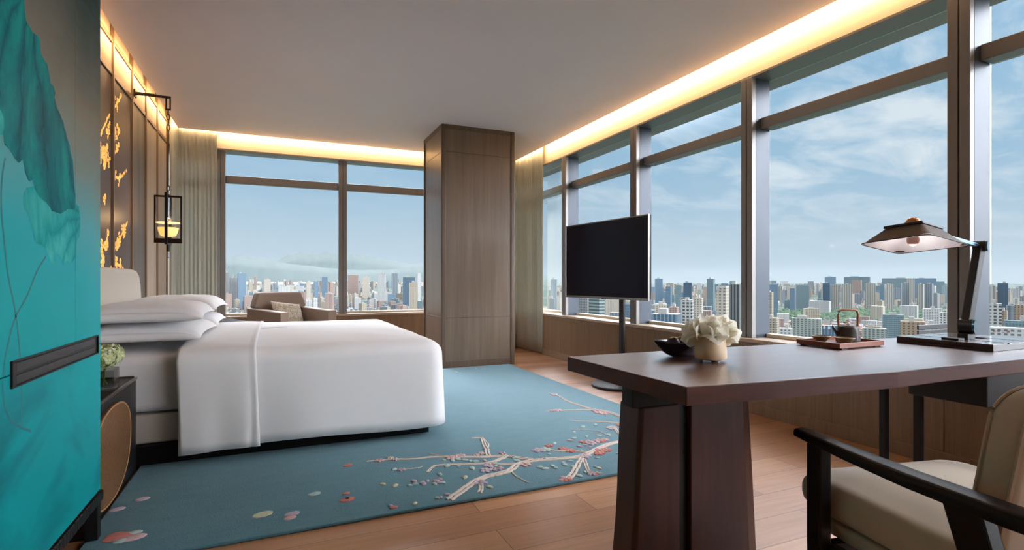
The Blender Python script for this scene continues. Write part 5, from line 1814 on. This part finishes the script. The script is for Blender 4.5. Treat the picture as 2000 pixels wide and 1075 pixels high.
rf = carpet('old_quarter_rooftops', [cplain('whitewashed_house', (224, 220, 210), .9), cplain('grey_house', (176, 172, 164), .9), M_TERRA, cplain('grey_tile_roof', (128, 122, 120), .9, scale=.2), cplain('pale_metal_roof', (198, 202, 204), .7, scale=.2)],
            [(430, 830, 1250, 2600, 1800), (1495, 1865, 1250, 1750, 420), (1268, 1460, 1100, 2000, 160), (1495, 1865, 2450, 3800, 260)], 'roof', 5)
rf['label'] = 'crowded small white houses with tiled roofs across the city'
rf['category'] = 'houses'
tf = carpet('treetops', [cplain('dark_green_foliage', (72, 108, 74), .9, var=.3, scale=.15), cplain('mid_green_foliage', (100, 134, 88), .9, var=.3, scale=.15)],
            [(1495, 1720, 1650, 2330, 1500), (1700, 1865, 1500, 2250, 800), (430, 830, 1250, 2600, 700), (1268, 1460, 1000, 2200, 240), (1930, 2010, 1200, 2500, 120)], 'tree', 6)
tf['label'] = 'green belts of treetops between the city buildings'
tf['category'] = 'trees'

# --- lake and hills in the north-west
lk = MB()
def polar(az, d, z):
    a = math.radians(az)
    return Vector((d * math.sin(a), d * math.cos(a), z))
def az_of(px):
    r = ray(px, HORIZ)
    return math.degrees(math.atan2(r.x, r.y))
lk.add([Vector((ray(px, HORIZ).x * D, ray(px, HORIZ).y * D, gheight(ray(px, HORIZ).x * D, ray(px, HORIZ).y * D) + 1.5)) for D in (6800, 7600, 8600) for px in (470, 520, 560, 600, 640, 690, 760, 800)], [(k * 8 + i, k * 8 + i + 1, (k + 1) * 8 + i + 1, (k + 1) * 8 + i) for k in range(2) for i in range(7)])
lkm, ntl, pl_ = base_mat('lake_water', .3, 0, .6)
pl_.inputs['Base Color'].default_value = lin(190, 205, 212)
struct('lake', lk, lkm)
M_HILL = cplain('wooded_hill', (64, 92, 88), .95, var=.2, scale=.004)
def hill(name, prof, D, back, seed):
    mb = MB()
    rings = [[], [], [], []]
    for i in range(len(prof) - 1):
        for k in range(6):
            t = k / 6
            px = prof[i][0] + (prof[i + 1][0] - prof[i][0]) * t
            tt = t * t * (3 - 2 * t)
            yy = prof[i][1] + (prof[i + 1][1] - prof[i][1]) * (.5 * t + .5 * tt) + 1.0 * noise.noise(Vector((px * .07, seed, 0)))
            for j, (dd, hh) in enumerate(((-.14, 0), (-.06, .55), (0, 1), (back, 0))):
                d2 = D * (1 + dd) * (1 + .01 * noise.noise(Vector((px * .05, j, seed))))
                r = ray(px, HORIZ)
                x, y = r.x * d2, r.y * d2
                g = gheight(x, y) - 20
                zt = EYE + (HORIZ - yy) / FPX * D
                rings[j].append(Vector((x, y, g + (zt - g) * hh * (1 + .10 * noise.noise(Vector((px * .09, j * 3, seed))) * (1 if j == 1 else 0)))))
    mb.loft(rings[::-1], 0, closed=False, cap0=False, cap1=False)
    struct(name, mb, M_HILL, smooth='all')
hill('hill_back', [(330, 516), (440, 503), (470, 500), (510, 504), (540, 507), (570, 496), (590, 493), (605, 497), (640, 494), (650, 493), (668, 498), (690, 497), (720, 502), (760, 508), (790, 514), (820, 517), (900, 522), (980, 530)], 13500, .14, 2)
hill('hill_front', [(300, 505), (400, 502), (440, 503), (460, 501), (480, 506), (510, 509), (545, 513), (590, 518), (640, 524), (700, 528), (760, 527), (800, 522), (840, 519), (900, 516), (980, 522)], 9600, .12, 5)

# --- summer haze over the city
hz = MB()
hx0, hx1, hy0, hy1 = -9000, 17000, -6000, 17000
cut = 40
hz.prism([(cut, hy0), (hx1, hy0), (hx1, hy1), (hx0, hy1), (hx0, cut), (cut, cut)], -420, HAZE_TOP)
hm = bpy.data.materials.new('summer_haze')
hm.use_nodes = True
hm.node_tree.nodes.clear()
nth = NT(hm.node_tree)
ho_ = nth.n('ShaderNodeOutputMaterial')
vsn = nth.n('ShaderNodeVolumeScatter')
vsn.inputs['Color'].default_value = HAZE_COL
vsn.inputs['Density'].default_value = HAZE_DEN
vsn.inputs['Anisotropy'].default_value = .0
nth.l(vsn.outputs[0], ho_.inputs['Volume'])
if HAZE_DEN > 0:
    hzo = hz.build('haze', hm)
    hzo['kind'] = 'stuff'
    hzo['label'] = 'pale blue summer haze over the distant city'
    hzo['category'] = 'haze'
# ------------------------------------------------------------------ lights of the room: LED strips in the ceiling slots
def area(name, loc, rot, sx, sy, power, col):
    l = bpy.data.lights.new(name, 'AREA')
    l.shape = 'RECTANGLE'
    l.size, l.size_y = sx, sy
    l.energy = power
    l.color = col
    o = bpy.data.objects.new(name, l)
    C.objects.link(o)
    o.location = loc
    o.rotation_euler = rot
    return o
WARM = (1.0, .62, .30)
# the strips lie on top of the ceiling edge and shine out across the slot
area('led_strip_east', (3.407, (7.55 + SY) / 2, 2.972), (0, math.radians(-66), 0), .03, 7.55 - SY, LED_E, WARM)
area('led_strip_north', (1.1, 7.602, 2.972), (math.radians(66), 0, 0), 4.5, .03, LED_N, WARM)
area('led_strip_west', (-1.098, (7.55 + 1.1) / 2, 2.972), (0, math.radians(66), 0), .03, 7.55 - 1.1, LED_W, WARM)
pl = bpy.data.lights.new('lantern_bulb', 'POINT')
pl.energy = 4
pl.color = (1, .62, .28)
pl.shadow_soft_size = .03
o = bpy.data.objects.new('lantern_bulb', pl)
C.objects.link(o)
o.location = (LXL, LY, 1.625)
pl = bpy.data.lights.new('shade_lining_fill', 'POINT')  # point light added under the unlit bulb to brighten the shade lining
pl.energy = .55
pl.color = (1, .95, .93)
pl.shadow_soft_size = .012
o = bpy.data.objects.new('shade_lining_fill', pl)
C.objects.link(o)
o.location = (SX_, SY_, SZ0 - .012)

# ------------------------------------------------------------------ sun and sky
sl = bpy.data.lights.new('sun', 'SUN')
sl.energy = SUN
sl.angle = math.radians(1.5)
sl.color = (1, .95, .88)
so = bpy.data.objects.new('sun', sl)
C.objects.link(so)
saz, sel = math.radians(205), math.radians(48)
sd_ = Vector((math.sin(saz) * math.cos(sel), math.cos(saz) * math.cos(sel), math.sin(sel)))
so.rotation_euler = sd_.to_track_quat('Z', 'Y').to_euler()

w = bpy.data.worlds.new('summer_sky')
scene.world = w
w.use_nodes = True
w.node_tree.nodes.clear()
nt = NT(w.node_tree)
out = nt.n('ShaderNodeOutputWorld')
bg = nt.n('ShaderNodeBackground')
tc = nt.n('ShaderNodeTexCoord')
sx = nt.n('ShaderNodeSeparateXYZ')
nt.l(tc.outputs['Generated'], sx.inputs[0])
zc = nt.math('MAXIMUM', sx.outputs['Z'], 0.0)
sky = nt.ramp(nt.math('POWER', zc, .5), [(0, (.56, .68, .75)), (.26, (.50, .64, .75)), (.42, (.35, .55, .72)), (.60, (.29, .51, .72)), (1, (.22, .42, .70))])
den = nt.math('ADD', zc, .10)
cx = nt.math('DIVIDE', sx.outputs['X'], den)
cy = nt.math('DIVIDE', sx.outputs['Y'], den)
cv = nt.n('ShaderNodeCombineXYZ')
nt.l(nt.math('ADD', cx, nt.math('MULTIPLY', cy, .35)), cv.inputs[0])
nt.l(nt.math('SUBTRACT', cy, nt.math('MULTIPLY', cx, .35)), cv.inputs[1])
mp = nt.n('ShaderNodeMapping')
mp.inputs['Scale'].default_value = (.9, 1.5, 1)
mp.inputs['Location'].default_value = (3.1, 1.4, .2)
nt.l(cv.outputs[0], mp.inputs['Vector'])
n1 = nt.noise(mp.outputs['Vector'], 1.5, 8, .60, .4)
cl = nt.n('ShaderNodeMapRange')
cl.inputs['From Min'].default_value = .44
cl.inputs['From Max'].default_value = .66
nt.l(n1, cl.inputs['Value'])
# clouds gather towards the east, higher up
az = nt.n('ShaderNodeMapRange')
az.inputs['From Min'].default_value = .35
az.inputs['From Max'].default_value = .95
nt.l(nt.math('ADD', sx.outputs['X'], nt.math('MULTIPLY', zc, .6)), az.inputs['Value'])
elv = nt.n('ShaderNodeMapRange')
elv.inputs['From Min'].default_value = .03
elv.inputs['From Max'].default_value = .17
nt.l(zc, elv.inputs['Value'])
cf = nt.math('MULTIPLY', nt.math('MULTIPLY', cl.outputs[0], nt.math('ADD', nt.math('MULTIPLY', az.outputs[0], .9), .14)), elv.outputs[0])
skyc = nt.mix(cf, sky, (.70, .80, .87, 1))
# sky brightness added out of view, south-east, north and higher up, to light the room
def lobe(azd, eld, k):
    a, e = math.radians(azd), math.radians(eld)
    d = (math.sin(a) * math.cos(e), math.cos(a) * math.cos(e), math.sin(e))
    vm = nt.n('ShaderNodeVectorMath', operation='DOT_PRODUCT')
    nt.l(tc.outputs['Generated'], vm.inputs[0])
    vm.inputs[1].default_value = d
    return nt.math('POWER', nt.math('MAXIMUM', vm.outputs['Value'], 0.0), k)
up = nt.n('ShaderNodeMapRange')
up.interpolation_type = 'SMOOTHSTEP'
up.inputs['From Min'].default_value = .38
up.inputs['From Max'].default_value = .52
nt.l(zc, up.inputs['Value'])
nb = nt.n('ShaderNodeMapRange')
nb.interpolation_type = 'SMOOTHSTEP'
nb.inputs['From Min'].default_value = .24
nb.inputs['From Max'].default_value = .44
nt.l(zc, nb.inputs['Value'])
na = nt.n('ShaderNodeMapRange')
na.interpolation_type = 'SMOOTHSTEP'
na.inputs['From Min'].default_value = .66
na.inputs['From Max'].default_value = .92
nt.l(nt.math('DIVIDE', sx.outputs['Y'], nt.math('SQRT', nt.math('MAXIMUM', nt.math('SUBTRACT', 1.0, nt.math('MULTIPLY', zc, zc)), .01))), na.inputs['Value'])
dn = nt.n('ShaderNodeMapRange')
dn.interpolation_type = 'SMOOTHSTEP'
dn.inputs['From Min'].default_value = .52
dn.inputs['From Max'].default_value = .74
dn.inputs['To Min'].default_value = 1
dn.inputs['To Max'].default_value = .06
nt.l(zc, dn.inputs['Value'])
gl = nt.math('ADD', nt.math('MULTIPLY', nt.math('MULTIPLY', nb.outputs[0], na.outputs[0]), NORTH), nt.math('ADD', nt.math('MULTIPLY', lobe(143, 26, 6), GLOW), nt.math('MULTIPLY', up.outputs[0], HIGH)))
gl = nt.math('MULTIPLY', gl, dn.outputs[0])
add = nt.n('ShaderNodeMix', data_type='RGBA', blend_type='ADD')
add.inputs[0].default_value = 1
nt.l(skyc, add.inputs[6])
gc = nt.mix(1.0, (.93, .97, 1.04, 1), (0, 0, 0, 1), 'ADD')
vmul = nt.n('ShaderNodeVectorMath', operation='SCALE')
nt.l(gc, vmul.inputs[0])
nt.l(gl, vmul.inputs['Scale'])
nt.l(vmul.outputs[0], add.inputs[7])
nt.l(add.outputs[2], bg.inputs['Color'])
bg.inputs['Strength'].default_value = SKY
nt.l(bg.outputs[0], out.inputs['Surface'])

# ------------------------------------------------------------------ camera and view
cd = bpy.data.cameras.new('camera')
cam = bpy.data.objects.new('camera', cd)
C.objects.link(cam)
cam.location = (0, 0, EYE)
cam.rotation_euler = (PI / 2, 0, -TH)
cd.sensor_fit = 'HORIZONTAL'
cd.sensor_width = 36
cd.lens = 36 * FPX / 2000
cd.shift_y = (HORIZ - 537.5) / 2000
cd.clip_start = .05
cd.clip_end = 60000
scene.camera = cam
vs = scene.view_settings
vs.view_transform = 'Standard'
vs.look = 'None'
vs.exposure = EXPO
vs.gamma = 1
vs.use_curve_mapping = False
cy_ = scene.cycles
cy_.max_bounces = 8
cy_.diffuse_bounces = 5
cy_.glossy_bounces = 4
cy_.transparent_max_bounces = 24
cy_.volume_bounces = 0
cy_.sample_clamp_indirect = 8
cy_.caustics_reflective = False
cy_.caustics_refractive = False
cy_.use_denoising = True
